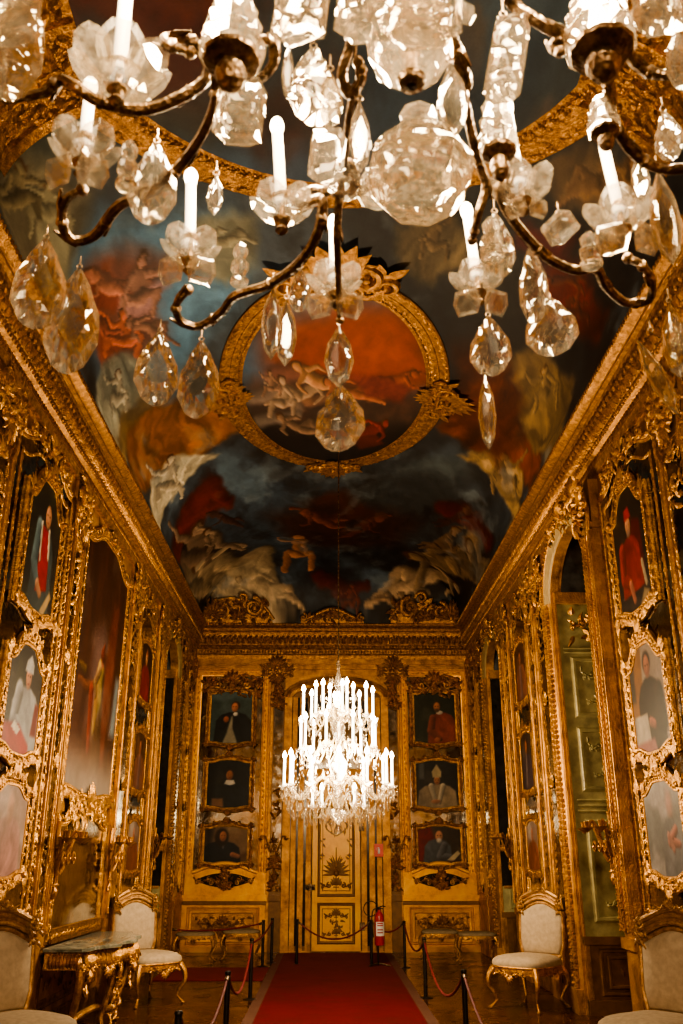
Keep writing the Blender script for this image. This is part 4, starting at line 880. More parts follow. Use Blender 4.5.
# left wall, narrow bay
mirror_panel(PLs, 12.40, 1.0, 13.60, 4.86, 'narrow dark mirror panel behind three small portraits on the left wall', .14, crest=.28)
portrait(PLp, 12.60, 3.68, 13.42, 4.42, por_small_red, 'small portrait of a figure in red near the far end of the left wall', False, .05, .02, .09, .95, None, 34)
portrait(PLp, 12.60, 2.46, 13.42, 3.16, por_dim, 'small dim portrait in brownish pink tones below the red figure on the left wall', False, .05, .02, .09, .95, None, 34)
portrait(PLp, 12.60, 1.42, 13.42, 1.98, por_pale, 'small pale portrait above the left wall chair beside the console table', False, .05, .02, .09, .95, None, 34)
sconce(PL, 14.14, 1.75, .10, 'dark branched sconce on the left pilaster before the arched window', 1.25)
# right wall, nearest bay
mirror_panel(PRs, 6.96, 1.0, 8.58, 4.98, 'tall dark mirror panel behind the stack of three portraits on the right wall', .16)
portrait(PRp, 7.38, 3.70, 8.24, 4.56, por_cardinal, 'portrait of a bearded man in red cap and red robe, high on the right wall', True, .24, .06, .09, 1.15, seed=2)
portrait(PRp, 7.38, 2.46, 8.24, 3.14, por_monk, 'portrait of a monk in dark habit holding a white sheet, right wall', True, .18, .06, .09, 1.1, seed=3)
portrait(PRp, 7.38, 1.46, 8.24, 2.06, por_grey, 'pale grey portrait with a pink hand at the bottom of the right wall stack', True, .10, .05, .09, 1.1, seed=4)
sconce(PR, 9.0, 1.72, .10, 'dark gilt branched sconce on the right pilaster nearest the shuttered arch', 1.4)
# right wall, narrow bay
mirror_panel(PRs, 12.34, 1.0, 13.46, 4.86, 'narrow dark mirror panel behind three small portraits on the right wall', .14, crest=.28)
portrait(PRp, 12.52, 3.68, 13.28, 4.42, por_dim, 'small reddish brown portrait highest in the narrow bay of the right wall', True, .05, .02, .09, .95, None, 34)
portrait(PRp, 12.52, 2.46, 13.28, 3.16, por_dark_blue, 'small dark purplish portrait in the middle of the narrow bay of the right wall', True, .05, .02, .09, .95, None, 34)
portrait(PRp, 12.52, 1.42, 13.28, 1.98, por_pale, 'small pale portrait above the right wall chair beside the shuttered arch', True, .05, .02, .09, .95, None, 34)
sconce(PR, 14.06, 1.75, .10, 'dark branched sconce on the right pilaster before the far arched window', 1.25)

# ------------------------------------------------------------------ end wall
def end_panel(x0, x1, side, por, labs):
    t = thing('gilded_wall_panel', 'yellow gilt panel with mirror behind three portraits, %s of the end door' % side, 'wall panel', PE((x0+x1)/2, .9, 0)); c = (x0+x1)/2
    bw = .15
    m = MB(); m.slab(PE, outline(x0+bw, 1.30, x1-bw, 4.92, 0, 0), .004, .012); m.build('mirror_glass', MIRROR, t, 0)
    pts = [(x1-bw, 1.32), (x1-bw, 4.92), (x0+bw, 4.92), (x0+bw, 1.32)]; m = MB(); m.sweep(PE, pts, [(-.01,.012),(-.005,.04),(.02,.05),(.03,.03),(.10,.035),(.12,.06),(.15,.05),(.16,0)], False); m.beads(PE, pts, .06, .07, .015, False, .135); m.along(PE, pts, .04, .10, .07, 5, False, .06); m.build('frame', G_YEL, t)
    m = MB(); m.crest(PE, c, 4.70, .06, (x1-x0)*.8, .36); m.spray(PE, x0+bw+.05, 4.55, x1-bw-.05, 4.9, .05, 50, .16, 6); m.build('crest', G_FRAME, t)
    # apron with arched top and pierced ornament
    top = [(x0+bw+(x1-x0-2*bw)*(1-i/20), 1.32+.16*math.sin(PI*i/20)**1.2) for i in range(21)]
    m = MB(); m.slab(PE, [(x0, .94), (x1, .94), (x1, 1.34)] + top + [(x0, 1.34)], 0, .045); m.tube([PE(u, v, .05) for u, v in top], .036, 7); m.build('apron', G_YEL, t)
    m = MB(); m.slab(PE, [(c+(x1-x0)*.36*math.cos(a)*(1-.22*abs(math.sin(2*a))), 1.19+.12*math.sin(a)) for a in np.linspace(0, 2*PI, 30, endpoint=False)], .045, .052); m.build('apron_mirror', NIGHTGLASS, t, 0)
    m = MB(); m.crest(PE, c, 1.18, .06, (x1-x0)*.78, .20); m.crest(PE, c, 1.17, .06, (x1-x0)*.7, .18, -1); m.spray(PE, c-.16, 1.06, c+.16, 1.34, .07, 24, .11, 7); m.build('apron_ornament', G_FRAME, t)
    m = MB(); m.pbox(PE, x0-.03, .84, x1+.03, .94, 0, .09); m.build('rail', G_YEL, t, 0); m = MB(); m.pbox(PE, x0-.02, .775, x1+.02, .84, 0, .05); m.build('rail_shadow_line', BROWN, t, 0)  # brown strip stands in for the shadow under the rail
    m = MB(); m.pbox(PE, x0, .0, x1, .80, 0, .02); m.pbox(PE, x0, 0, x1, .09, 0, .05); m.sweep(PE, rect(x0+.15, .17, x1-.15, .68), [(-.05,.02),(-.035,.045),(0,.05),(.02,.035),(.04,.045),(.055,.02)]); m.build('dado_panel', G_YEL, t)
    m = MB(); m.pbox(PE, x0+.20, .22, x1-.20, .63, .02, .026); m.crest(PE, c, .42, .03, .5, .22); m.crest(PE, c, .40, .03, .45, .18, -1)
    for q in (-1, 1): m.scroll(PE, c+q*.33, .45, .03, .12, PI/2, 1.2, .012, q); m.spray(PE, c+q*.34-.14, .32, c+q*.34+.14, .56, .03, 14, .09, 3, .15)
    m.build('dado_ornament', G_WALL, t)
    for (z0, z1), p, l, sd in zip(((3.66, 4.56), (2.48, 3.26), (1.50, 2.07)), por, labs, (1, 2, 3)):
        portrait(PE, c-.40, z0, c+.40, z1, p, l, False, .05, .04, .05, .85, None, 50, seed=sd, dens=.055)
    return t
end_panel(-2.62, -1.12, 'left', (por_waistcoat, por_collar, por_longhair), ('portrait of a man in dark coat and pale waistcoat, topmost left of the door', 'portrait of a man in black with white collar, middle one left of the door', 'portrait of a long-haired man in dark coat before tan landscape, left of the door'))
end_panel(1.40, 2.76, 'right', (por_red_cape, por_mitre, por_reader), ('portrait of a bearded man in red cape, topmost right of the door', 'portrait of a bishop in white mitre and robe, middle one right of the door', 'portrait of an old man in grey reading beside red drapery, right of the door'))

# ornamental strips and door surround
for x0, x1 in ((-1.06, -.84), (1.16, 1.36)):
    o = tag((lambda m: (m.pbox(PE, x0, 0, x1, ZC-.04, 0, .02), m.pbox(PE, x0, .84, x1, .94, 0, .08), m)[2])(MB()).build('trim_%d' % tn[0], BROWN, smooth=0), kind='structure'); tn[0] += 1
    m = MB(); m.pbox(PE, x0+.02, 1.0, x1-.02, 4.7, .02, .026); tag(m.build('mirror_strip', MIRROR, o, 0), 'mirror strip')
    m = MB(); c = (x0+x1)/2; m.spray(PE, x0+.03, 1.0, x1-.03, 1.6, .03, 40, .12, 5); m.spray(PE, x0+.03, 4.3, x1-.03, 5.1, .04, 60, .15, 6); m.crest(PE, c, 4.95, .06, .5, .3); m.spray(PE, x0+.04, 2.2, x1-.04, 2.8, .03, 14, .12, 7); m.build('strip_ornament', G_FRAME, o)
m = MB(); dc = .17
for q in (-1, 1):
    for off, w, d in ((.50, .06, .05), (.66, .05, .07), (.80, .045, .05), (.93, .07, .10)): m.pbox(PE, dc+q*off-w, 0, dc+q*off+w, 4.5 if off > .6 else 3.1, 0, d)
ap = arch_pts(dc-.96, dc+.96, 4.50, .34, 24); m.sweep(PE, ap, [(-.10,0),(-.09,.05),(-.04,.07),(0,.06),(.03,.10),(.07,.09),(.09,0)], closed=False)
m.pbox(PE, dc-.62, 3.02, dc+.62, 3.14, 0, .08)
o = tag(m.build('trim_%d' % tn[0], G_WALL, smooth=30), kind='structure'); tn[0] += 1
m = MB(); m.pbox(PE, dc-1.0, .02, dc+1.0, 4.5, 0, .008); m.slab(PE, arch_pts(dc-1.0, dc+1.0, 4.49, .36), 0, .008); m.build('backing', BROWN, o, 0)
m = MB()
for q in (-1, 1):
    for a, b in ((.56, .61), (.71, .755), (.845, .86)): m.pbox(PE, min(dc+q*a, dc+q*b), .1, max(dc+q*a, dc+q*b), 4.5, .0, .012)
m.build('mirror_strip', NIGHTGLASS, o, 0)
m = MB(); m.slab(PE, [(dc+.6, 3.16)] + [(dc+.6*math.cos(PI*k/16), 4.3+.3*math.sin(PI*k/16)) for k in range(17)] + [(dc-.6, 3.16)], .0, .012); m.build('overdoor_mirror', MIRROR, o, 0)
for c_ in (-.95,): pass
# the door
m = MB(); m.pbox(PE, dc-.46, .02, dc+.46, 3.02, .0, .05)
d1 = tag(m.build('door_1', G_DOOR, smooth=0), kind='structure')
for z0, z1, nm in ((.14, .80, 'lower_panel'), (.92, 2.9, 'upper_panel')):
    m = MB(); m.sweep(PE, rect(dc-.33, z0, dc+.33, z1), [(-.04,.05),(-.03,.062),(-.01,.066),(.012,.05)]); m.sweep(PE, rect(dc-.25, z0+.09, dc+.25, z1-.09), [(-.006,.05),(0,.055),(.006,.05)])
    p = m.build(nm, ARAB, d1)
    m = MB(); zc = z0+.33 if z0 < .5 else z0+.10
    Q = lambda u, v, d: PE(u, v, .05+(d-.05)*.3)
    if z0 < .5:
        m.crest(Q, dc, .58, .05, .42, .16); m.spray(Q, dc-.1, .38, dc+.1, .5, .05, 12, .09, 3, .1); m.crest(Q, dc, .28, .05, .5, .14)
        m.tube([PE(dc, z, .052) for z in (.24, .66)], .008, 5)
    else:
        m.crest(Q, dc, 1.08, .05, .56, .20); m.fan(Q, dc, 1.30, .05, .32, 11, -.1, PI+.1, .08); m.fan(Q, dc, 1.42, .05, .22, 9, .1, PI-.1, .08); m.tube([PE(dc, z, .052) for z in (1.0, 1.75)], .009, 5)
        for q in (-1, 1):
            m.tube([PE(dc+q*(.20*math.sin(PI*z)), 1.95+.35*z, .052) for z in np.linspace(0, 1, 12)], .012, 5); m.tube([PE(dc+q*.25, z, .052) for z in (1.2, 2.6)], .006, 5); m.spray(Q, dc+q*.25-.02, 1.5, dc+q*.25+.02, 1.9, .05, 8, .07, 2, .1)
        m.crest(Q, dc, 2.45, .05, .5, .25, -1)
    m.build('painted_arabesque', ARAB, p)
m = MB(); m.pbox(PE, dc-.56, 1.02, dc-.38, 1.12, .05, .075); m.ball(PE(dc-.42, 1.06, .10), .03, 8, 6); m.ball(PE(dc-.52, 1.06, .09), .035, 8, 6); m.build('door_handle', BRONZE, d1)
m = MB()
for z in (.42, 2.1): m.pbox(PE, dc+.42, z-.07, dc+.52, z+.07, .05, .07)
m.build('hinge', BRONZE, d1)
sconce(PE, -.98, 1.82, .03, 'dark bronze branched sconce on the end wall left of the door', 1.1)
sconce(PE, 1.28, 1.82, .03, 'dark bronze branched sconce on the end wall right of the door', 1.1)
# corbel ornaments under the end cornice
m = MB()
for u in (-1.0, 1.28): m.crest(PE, u, 5.0, .08, .55, .36); m.crest(PE, u, 4.98, .08, .5, .3, -1)
m.pbox(PE, XL+.02, 5.06, XR-.02, 5.12, 0, .05); m.pbox(PE, XL+.02, 5.16, XR-.02, 5.26, 0, .04); tag(m.build('trim_%d' % tn[0], G_WALL), kind='structure'); tn[0] += 1
# ------------------------------------------------------------------ near chandelier
CB = Vector((.15, 1.24, 2.5))
ch = thing('crystal_chandelier', 'large rock crystal chandelier overhead with dark bronze scroll arms and big pear drops', 'chandelier', CB)
def smooth_path(pts, n=6):
    P = [Vector(p) for p in pts]; out = []
    for i in range(len(P)-1):
        p0, p1, p2, p3 = P[max(i-1, 0)], P[i], P[i+1], P[min(i+2, len(P)-1)]
        for k in range(n):
            t = k/n; out.append(.5*((2*p1)+(-p0+p2)*t+(2*p0-5*p1+4*p2-p3)*t*t+(-p0+3*p1-3*p2+p3)*t**3))
    return out+[P[-1]]
def facing(c):                                          # a frame turned to the middle of the room below
    f = (Vector((0, 0, EYE)) - c).normalized(); return f
def gem(mb, outl, c, th, yaw=0.0, tilt=0.0, table=.5, up=Vector((0,0,1)), scal=.0):
    """faceted flat crystal: outline (x, z) in metres, thickness th, hanging vertically at c"""
    f = Vector((-c.x*.6, -1, 0)).normalized(); f = Matrix.Rotation(yaw, 3, 'Z') @ f
    r = Vector((0,0,1)).cross(f); u = Matrix.Rotation(tilt, 3, f) @ Vector((0,0,1)); r = u.cross(f)
    n = len(outl); cx = sum(p[0] for p in outl)/n; cz = sum(p[1] for p in outl)/n
    W = lambda x, z, d: c + r*x + u*z + f*d
    vs = [W(x, z, 0) for x, z in outl]
    for sg in (1, -1):
        vs += [W(cx+(x-cx)*(.84 if i_ % 2 else .72), cz+(z-cz)*(.84 if i_ % 2 else .72), sg*th*.42) for i_, (x, z) in enumerate(outl)]
        vs += [W(cx+(x-cx)*table*1.05, cz+(z-cz)*table*1.05, sg*th*.5) for x, z in outl]
    fs = []
    for b in (n, 3*n):
        for i in range(n):
            j = (i+1) % n
            fs += [(i, j, b+j), (i, b+j, b+i), (b+i, b+j, b+n+i), (b+j, b+n+j, b+n+i)]
        fs.append(tuple(range(b+n, b+2*n)))
    mb.add(vs, fs)
def pear(w, h, n=22, sc=.035):
    o = []
    for i in range(n):
        a = 2*PI*i/n+PI/2; z = math.sin(a); x = math.cos(a)
        k = (1-.62*max(0, (z+.25)/1.25)**1.2) * (1+sc*(1 if i % 2 else -1))
        o.append((x*w/2*k*1.03, z*h/2))
    return o
def spear(w, h): return [(0,h/2),(w*.38,h*.2),(w*.5,-.08*h),(w*.32,-h*.36),(0,-h/2),(-w*.32,-h*.36),(-w*.5,-.08*h),(-w*.38,h*.2)]
def slabg(w, h): return [(-w*.36,h*.5),(w*.36,h*.5),(w*.5,h*.3),(w*.42,-h*.42),(w*.2,-h*.5),(-w*.25,-h*.5),(-w*.5,-h*.36),(-w*.42,h*.34)]
PX = lambda px, c: px*((c-Vector((0,0,EYE))).length)/FPX
npnd = [0]
def pendant(px, py, w, h, Y, kind='pear', yaw=None, tilt=0.0, milky=False):
    c = atY(px, py, Y); up = math.cos(math.atan2(c.z-EYE, c.y)); W = PX(w, c); H = PX(h, c)/up; npnd[0] += 1
    y = rnd.uniform(-.35, .35) if yaw is None else yaw
    m = MB(); gem(m, {'pear': pear, 'spear': spear, 'slab': slabg}[kind](W, H), c, W*.42, y, tilt)
    o = m.build('crystal_drop', CRYSTAL_M if milky else CRYSTAL, ch, 0)
    m = MB(); top = c+Vector((0,0,H/2)); m.tube([top+Vector((.006*math.cos(a), 0, .004+.006*math.sin(a))) for a in np.linspace(0, 2*PI, 9)], .0016, 5); m.tube([top+Vector((0,0,.01)), top+Vector((0,0,.035))], .0016, 5)
    m.build('hook', BRONZE, o); return o
pend = [(40,283,50,82,1.80,'pear'),(73,320,52,98,1.86,'pear'),(157,368,44,72,2.0,'pear'),(199,379,43,76,1.98,'pear'),(272,322,22,72,1.9,'spear'),(286,332,22,66,1.92,'spear'),(300,290,22,42,1.9,'pear'),
  (339,356,30,62,2.02,'spear'),(340,418,54,66,2.05,'pear'),(490,346,42,58,1.98,'pear'),(487,411,19,76,1.98,'spear'),(533,284,30,72,1.78,'pear'),(551,326,52,56,1.88,'pear'),(665,216,28,82,1.5,'spear'),(675,340,26,70,1.72,'spear'),
  (657,376,18,84,1.75,'spear',None,.3),(240,110,48,58,1.25,'slab'),(313,86,48,64,1.18,'pear'),(288,72,11,46,1.12,'spear'),(153,183,46,72,1.42,'pear'),(14,30,56,100,1.02,'pear'),(452,100,30,64,1.2,'spear'),(360,136,22,62,1.3,'spear'),
  (507,58,36,68,1.15,'slab',None,-.15),(560,228,34,24,1.6,'slab',None,.5),(668,136,26,40,1.3,'pear'),(448,12,26,40,1.02,'slab'),(658,6,46,40,1.0,'slab'),(300,14,54,40,1.0,'slab'),(368,6,60,52,1.0,'slab'),
  (497,245,34,60,1.62,'pear'),(327,155,36,46,1.35,'slab'),(330,100,24,50,1.18,'spear'),(640,178,18,40,1.42,'spear'),(20,5,40,60,.95,'slab'),(680,60,26,50,1.1,'spear'),(420,20,60,40,.98,'slab'),(215,195,16,36,1.45,'spear')]
for p_ in pend: pendant(*p_, milky=(p_[1] < 150 and p_[2] > 30))
# arms: heights follow the scroll of each arm
def A(*q): return atZ(*q)
def arm(pts, r, scrolls=()):
    m = MB(); pp = smooth_path([A(*q) for q in pts], 7); n = len(pp)
    m.tube(pp, [r*(.75+.35*math.sin(PI*i/(n-1))) for i in range(n)], 8)
    for i in range(5, n-3, 17): m.ball(pp[i], r*1.3, 6, 5)
    for i in range(6, n-4, 11):
        t = (pp[i+1]-pp[i]).normalized(); s = t.cross(Vector((0,0,1))); s = s.normalized() if s.length > .1 else Vector((1,0,0))
        m.tube([pp[i]-t*r*2, pp[i]+s*r*.8, pp[i]+s*r*1.4+t*r*3], [r*.5, r*.6, r*.3], 5)
    m.ball(pp[0], r*1.25, 8, 6); m.ball(pp[-1], r*1.25, 8, 6)
    return m.build('arm', BRONZE, ch)
arm([(190,52,2.93),(168,44,2.93),(166,38,2.95),(190,40,2.95),(205,58,2.93),(205,80,2.90),(175,100,2.86),(140,110,2.84),(100,102,2.84),(75,86,2.86),(60,80,2.88),(45,92,2.86),(10,96,2.86),(-40,80,2.88)], .0105)
arm([(215,70,2.90),(214,105,2.87),(200,138,2.84),(178,168,2.82),(155,192,2.80),(120,205,2.78),(95,235,2.76),(72,240,2.75),(62,222,2.76),(66,200,2.78),(82,190,2.80)], .0105)
arm([(338,192,2.86),(322,190,2.88),(312,190,2.90),(300,196,2.88),(302,206,2.86),(322,200,2.84),(318,232,2.80),(300,262,2.78),(270,284,2.77),(235,296,2.77),(222,312,2.76),(200,326,2.75),(182,322,2.75),(176,306,2.76),(188,290,2.79)], .0105)
arm([(352,20,3.0),(350,45,2.97),(342,75,2.94),(350,95,2.92),(362,78,2.93),(358,62,2.95)], .0095)
arm([(362,70,2.94),(352,100,2.92),(345,150,2.90),(340,190,2.87),(337,230,2.82),(338,270,2.78),(340,320,2.72)], .0085)
arm([(452,28,2.98),(462,60,2.96),(468,85,2.95),(455,95,2.95),(452,70,2.96)], .0085)
arm([(447,20,3.0),(460,75,2.95),(470,125,2.92),(478,160,2.90),(486,185,2.87),(478,215,2.82),(472,240,2.8)], .0095)
arm([(496,150,2.9),(515,165,2.9),(512,185,2.88),(500,185,2.88),(505,208,2.85),(525,235,2.81),(548,258,2.79),(575,270,2.78),(596,268,2.78),(605,285,2.77),(625,302,2.76),(648,300,2.76),(652,280,2.76),(640,264,2.78),(628,258,2.80)], .0105)
arm([(498,-20,3.0),(512,4,2.98),(535,20,2.95),(560,34,2.93),(580,44,2.92)], .0105)
arm([(560,52,2.9),(553,46,2.92),(560,40,2.92),(578,46,2.92),(598,52,2.91)], .009)
arm([(655,-8,2.98),(632,22,2.96),(628,50,2.94),(645,70,2.92),(680,76,2.9),(720,70,2.9)], .0105)
arm([(612,62,2.9),(608,95,2.88),(618,130,2.85),(640,158,2.82),(672,170,2.8),(715,160,2.8)], .0105)
arm([(340,192,2.86),(352,186,2.87),(352,165,2.9),(338,158,2.92)], .009)
arm([(232,66,2.92),(255,80,2.9),(272,66,2.92),(275,45,2.94),(262,40,2.95),(258,52,2.94)], .009)
# candle holders
def petal_pan(c, rad, petals, milk=False):
    m = MB()
    for k in range(petals):
        a = 2*PI*k/petals+.5; M = Matrix.Rotation(a, 3, 'Z') @ Matrix.Rotation(-.75, 3, 'Y')
        o = c + Vector((math.cos(a)*rad*.62, math.sin(a)*rad*.62, rad*.25))
        prof_ = [(math.cos(b)*rad*.50*(1+.06*(i % 2)), math.sin(b)*rad*.46*(1+.06*(i % 2))) for i, b in enumerate(np.linspace(0, 2*PI, 14, endpoint=False))]
        n = len(prof_); vs = [o+M@Vector((x, y, 0)) for x, y in prof_]+[o+M@Vector((x*.72, y*.72, .006)) for x, y in prof_]+[o+M@Vector((x*.72, y*.72, -.006)) for x, y in prof_]
        m.add(vs, [(i, (i+1) % n, n+(i+1) % n, n+i) for i in range(n)]+[(i, (i+1) % n, 2*n+(i+1) % n, 2*n+i) for i in range(n)]+[tuple(range(n, 2*n)), tuple(range(2*n, 3*n))])
    m.lathe([(.006,-.02),(rad*.35,-.012),(rad*.42,0),(rad*.30,.012),(rad*.22,.03),(rad*.26,.045),(.013,.05)], c, 10)
    return m.build('drip_pan', CRYSTAL_P, ch, 0)
def hex_plate(c, w):
    for q in (-1, 1):
        m = MB(); M = Matrix.Rotation(q*.42, 3, 'Z') @ Matrix.Rotation(.35, 3, 'X')
        pr = [(-w*.25,w*.3),(w*.25,w*.3),(w*.34,0),(w*.22,-w*.3),(-w*.25,-w*.3),(-w*.34,0)]; o = c+Vector((q*w*.34, -.012, -w*.12)); n = 6
        vs = [o+M@Vector((x, d, z)) for d, k in ((0, 1), (-.008, .76), (.008, .76)) for x, z in ((a*k, b*k) for a, b in pr)]
        m.add(vs, [(i, (i+1) % n, n+(i+1) % n, n+i) for i in range(n)]+[(i, (i+1) % n, 2*n+(i+1) % n, 2*n+i) for i in range(n)]+[tuple(range(n, 2*n)), tuple(range(2*n, 3*n))])
        m.build('crystal_plate', CRYSTAL_P, ch, 0)
def holder(px, py, z, rad, candle, plate=True, tilt=-.07, petals=5, lit=True, milk=False, tr=.0115):
    c = A(px, py, z); petal_pan(c, PX(rad, c), petals, milk)
    m = MB(); m.lathe([(.005,-.05),(.014,-.04),(.008,-.03),(.018,-.018),(.02,-.012),(.006,-.01),(.006,.038),(.012,.04),(.016,.046),(.016,.055),(.011,.056)], c, 10); m.build('candle_cup', BRONZE, ch)
    if plate: hex_plate(c+Vector((0, -.02, -.05)), PX(plate, c))
    if candle:
        d = Vector((tilt, .0, 1)).normalized(); L = candle
        m = MB(); M = d.to_track_quat('Z', 'Y').to_matrix(); m.lathe([(tr,.03),(tr,L),(tr*.75,L+.004)], c, 12, M); k = m.build('candle', CANDLE, ch)
        m = MB(); m.lathe([(tr*.7,L),(tr*1.1,L+.008),(tr*1.3,L+.020),(tr*1.15,L+.032),(tr*.6,L+.042),(.0005,L+.046)], c, 12, M); m.build('lit_bulb', BULB, k)
holder(118,84,2.87,46,.22,False,-.02,7,True,True,.0135)
holder(83,158,2.82,34,.16,44,-.02,5)
holder(190,256,2.81,30,.20,42,-.05,5,tr=.012)
holder(282,215,2.82,32,.22,False,-.07,5)
holder(335,290,2.79,29,.17,42,-.02,5)
holder(478,288,2.79,28,.20,40,-.07,5)
holder(622,224,2.81,34,.24,46,-.08,5)
holder(522,196,2.84,32,.22,30,-.07,5)
# bell-shaped crystal sleeves on bronze hubs
def bell(px, py, z, w, h):
    c = A(px, py, z); W = PX(w, c)/2; H = PX(h, c)
    m = MB(); m.lathe([(W*.5,-H*.45),(W,-H*.4),(W*1.02,-H*.2),(W*.82,-H*.05),(W*.9,H*.12),(W*.66,H*.25),(W*.74,H*.4),(W*.4,H*.6)], c, 8); m.build('crystal_sleeve', CRYSTAL_M, ch, 0)
    m = MB(); m.lathe([(W*.1,-H*1.0),(W*.35,-H*.92),(W*.5,-H*.75),(W*.42,-H*.6),(W*.85,-H*.5),(W*.9,-H*.44),(W*.5,-H*.42)], c, 10); m.build('hub', BRONZE, ch)
bell(233,34,2.92,58,64); bell(598,26,2.92,62,60); bell(497,128,2.88,36,60); bell(603,118,2.84,30,36)
for px, py, z, w, h in ((128,165,2.80,20,52),(240,264,2.78,18,46),(492,238,2.80,22,44),(590,250,2.79,22,36),(378,186,2.86,40,28),(345,180,2.87,34,24)):
    c = A(px, py, z); W = PX(w, c)/2; H = PX(h, c); m = MB(); m.lathe([(W*.9,-H*.5),(W,-H*.4),(W*.6,-H*.3),(W*.95,-H*.15),(W*.95,0),(W*.5,H*.1),(W*.8,H*.25),(W*.8,H*.36),(W*.4,H*.5)], c, 8); m.build('crystal_finial', CRYSTAL, ch, 0)
# central stem, cup and great faceted ball
c0 = A(410,46,2.97); X0 = c0.x; Y0 = c0.y
m = MB(); W = PX(78, c0)/2; m.lathe([(W*.35,-.075),(W*.55,-.07),(W*.95,-.03),(W*1.0,.01),(W*.8,.04),(W*.9,.06),(W*.6,.1),(W*.7,.14),(W*.3,.2)], c0, 8); m.build('crystal_bowl', CRYSTAL_M, ch, 0)
m = MB(); m.tube([c0+Vector((0,0,-.1)), Vector((X0, Y0, float(vz(X0, Y0))-.03))], .012, 8); m.lathe([(.01,-.1),(.024,-.095),(.028,-.082),(.02,-.072),(.014,-.066)], c0, 10); m.lathe([(.06,-.02),(.12,0),(.13,.03),(.02,.06)], Vector((X0, Y0, float(vz(X0, Y0))-.12)), 16); m.build('stem', BRONZE, ch)
c1 = A(420,170,2.70); W = PX(100, c1)/2
m = MB(); m.lathe([(W*.16,W*1.45),(W*.36,W*1.32),(W*.26,W*1.15),(W*.44,W*.95),(W*.40,W*.66)], c1, 8); m.build('crystal_neck', CRYSTAL, ch, 0)
m = MB(); rings = [(W*.42,W*.70),(W*.72,W*.58),(W*.98,W*.20),(W*1.04,-W*.05),(W*.92,-W*.45),(W*.66,-W*.78),(W*.28,-W*.82)]
vs = []; nn = 8
for i, (r, z) in enumerate(rings):
    for k in range(nn): a = 2*PI*(k+.5)/nn+.12; vs.append(c1+Vector((math.cos(a)*r, math.sin(a)*r, z)))
fs = []
for i in range(len(rings)-1):
    for k in range(nn):
        a, b = i*nn+k, i*nn+(k+1) % nn; c_, d_ = (i+1)*nn+k, (i+1)*nn+(k+1) % nn
        fs += [(a, b, d_, c_)]
fs += [tuple(range(nn))[::-1], tuple((len(rings)-1)*nn+k for k in range(nn))]
m.add(vs, fs); m.build('crystal_ball', CRYSTAL_B, ch, 0)
for px, py, s_ in ((452,16,30),(300,30,26),(618,205,20)):
    hex_plate(A(px, py, 2.93), PX(s_, A(px, py, 2.93)))

# ------------------------------------------------------------------ far chandelier
FC = Vector((.12, 10.4, 0))
fc = thing('crystal_chandelier', 'brightly lit tiered crystal chandelier with white candles, hanging on a cord before the end door', 'chandelier', FC+Vector((0,0,1.8)))
m = MB(); m.lathe([(.03,1.80),(.05,1.84),(.02,1.90),(.05,1.95),(.11,2.0),(.13,2.03),(.05,2.08),(.03,2.2),(.06,2.28),(.04,2.36),(.09,2.45),(.10,2.55),(.04,2.65),(.03,2.8),(.07,2.86),(.08,2.95),(.03,3.05),(.05,3.15),(.06,3.25),(.02,3.35),(.05,3.45),(.03,3.52),(.015,3.6),(.03,3.66),(.008,3.72)], FC, 12); m.build('stem', CRYSTAL, fc)
m = MB(); m.tube([FC+Vector((0,0,3.7)), FC+Vector((0,0,float(vz(FC.x, FC.y))-.02))], .009, 6); m.build('cord', BRONZE, fc)
m = MB(); m.tube([FC+Vector((.02*math.cos(a), 0, 3.66+.05*math.sin(a))) for a in np.linspace(0, 2*PI, 14)], .008, 6); m.build('ring', BRONZE, fc)
TIERS = [(.60, 2.30, 12, .0), (.43, 2.70, 9, .2), (.40, 3.04, 8, .1), (.20, 3.10, 4, .5), (.30, 2.10, 5, .3)]
drops = []
for R, z, n, ph in TIERS:
    cl = .30 if z > 2.2 else .14
    for k in range(n):
        a = 2*PI*k/n+ph; e = FC+Vector((R*math.cos(a), R*math.sin(a), z)); u = Vector((math.cos(a), math.sin(a), 0))
        m = MB(); m.tube(smooth_path([FC+Vector((0,0,z-.02))+u*.04, FC+Vector((0,0,z+.10))+u*R*.35, FC+Vector((0,0,z-.12))+u*R*.75, e+Vector((0,0,-.03))], 5), .009, 6); m.build('arm', CRYSTAL_G, fc)
        m = MB(); m.lathe([(.012,-.035),(.03,-.02),(.055,.0),(.06,.008),(.02,.006),(.018,.03)], e, 10); m.build('drip_pan', CRYSTAL_M, fc, 30)
        m = MB(); m.lathe([(.0125,.01),(.0125,cl),(.008,cl+.004)], e, 8); c_ = m.build('candle', CANDLE_FAR, fc)
        m = MB(); m.lathe([(.011,cl),(.022,cl+.018),(.024,cl+.032),(.014,cl+.06),(.001,cl+.082)], e, 8); m.build('lit_bulb', BULB_FAR, c_)
        for j in range(5):
            b = 2*PI*j/5; drops.append((e+Vector((.052*math.cos(b), .052*math.sin(b), -.06)), .028, .075))
g = random.Random(5)
for R, z, n, s_ in ((.58, 2.16, 26, .09), (.46, 2.06, 22, .10), (.40, 1.98, 20, .10), (.26, 1.95, 14, .10), (.14, 1.88, 9, .10), (.07, 1.83, 6, .09), (.55, 2.08, 34, .10), (.50, 2.0, 26, .10), (.36, 1.92, 20, .09), (.62, 2.20, 36, .09), (.52, 2.18, 26, .08), (.33, 2.42, 18, .09), (.42, 2.56, 20, .09), (.30, 2.80, 16, .08), (.36, 2.92, 16, .08), (.20, 3.25, 12, .08), (.26, 3.12, 12, .08), (.10, 3.44, 8, .08), (.5, 2.24, 20, .09)):
    for k in range(n):
        a = 2*PI*k/n+g.uniform(-.1, .1); drops.append((FC+Vector((R*math.cos(a), R*math.sin(a), z+g.uniform(-.03, .03))), s_*.36, s_))
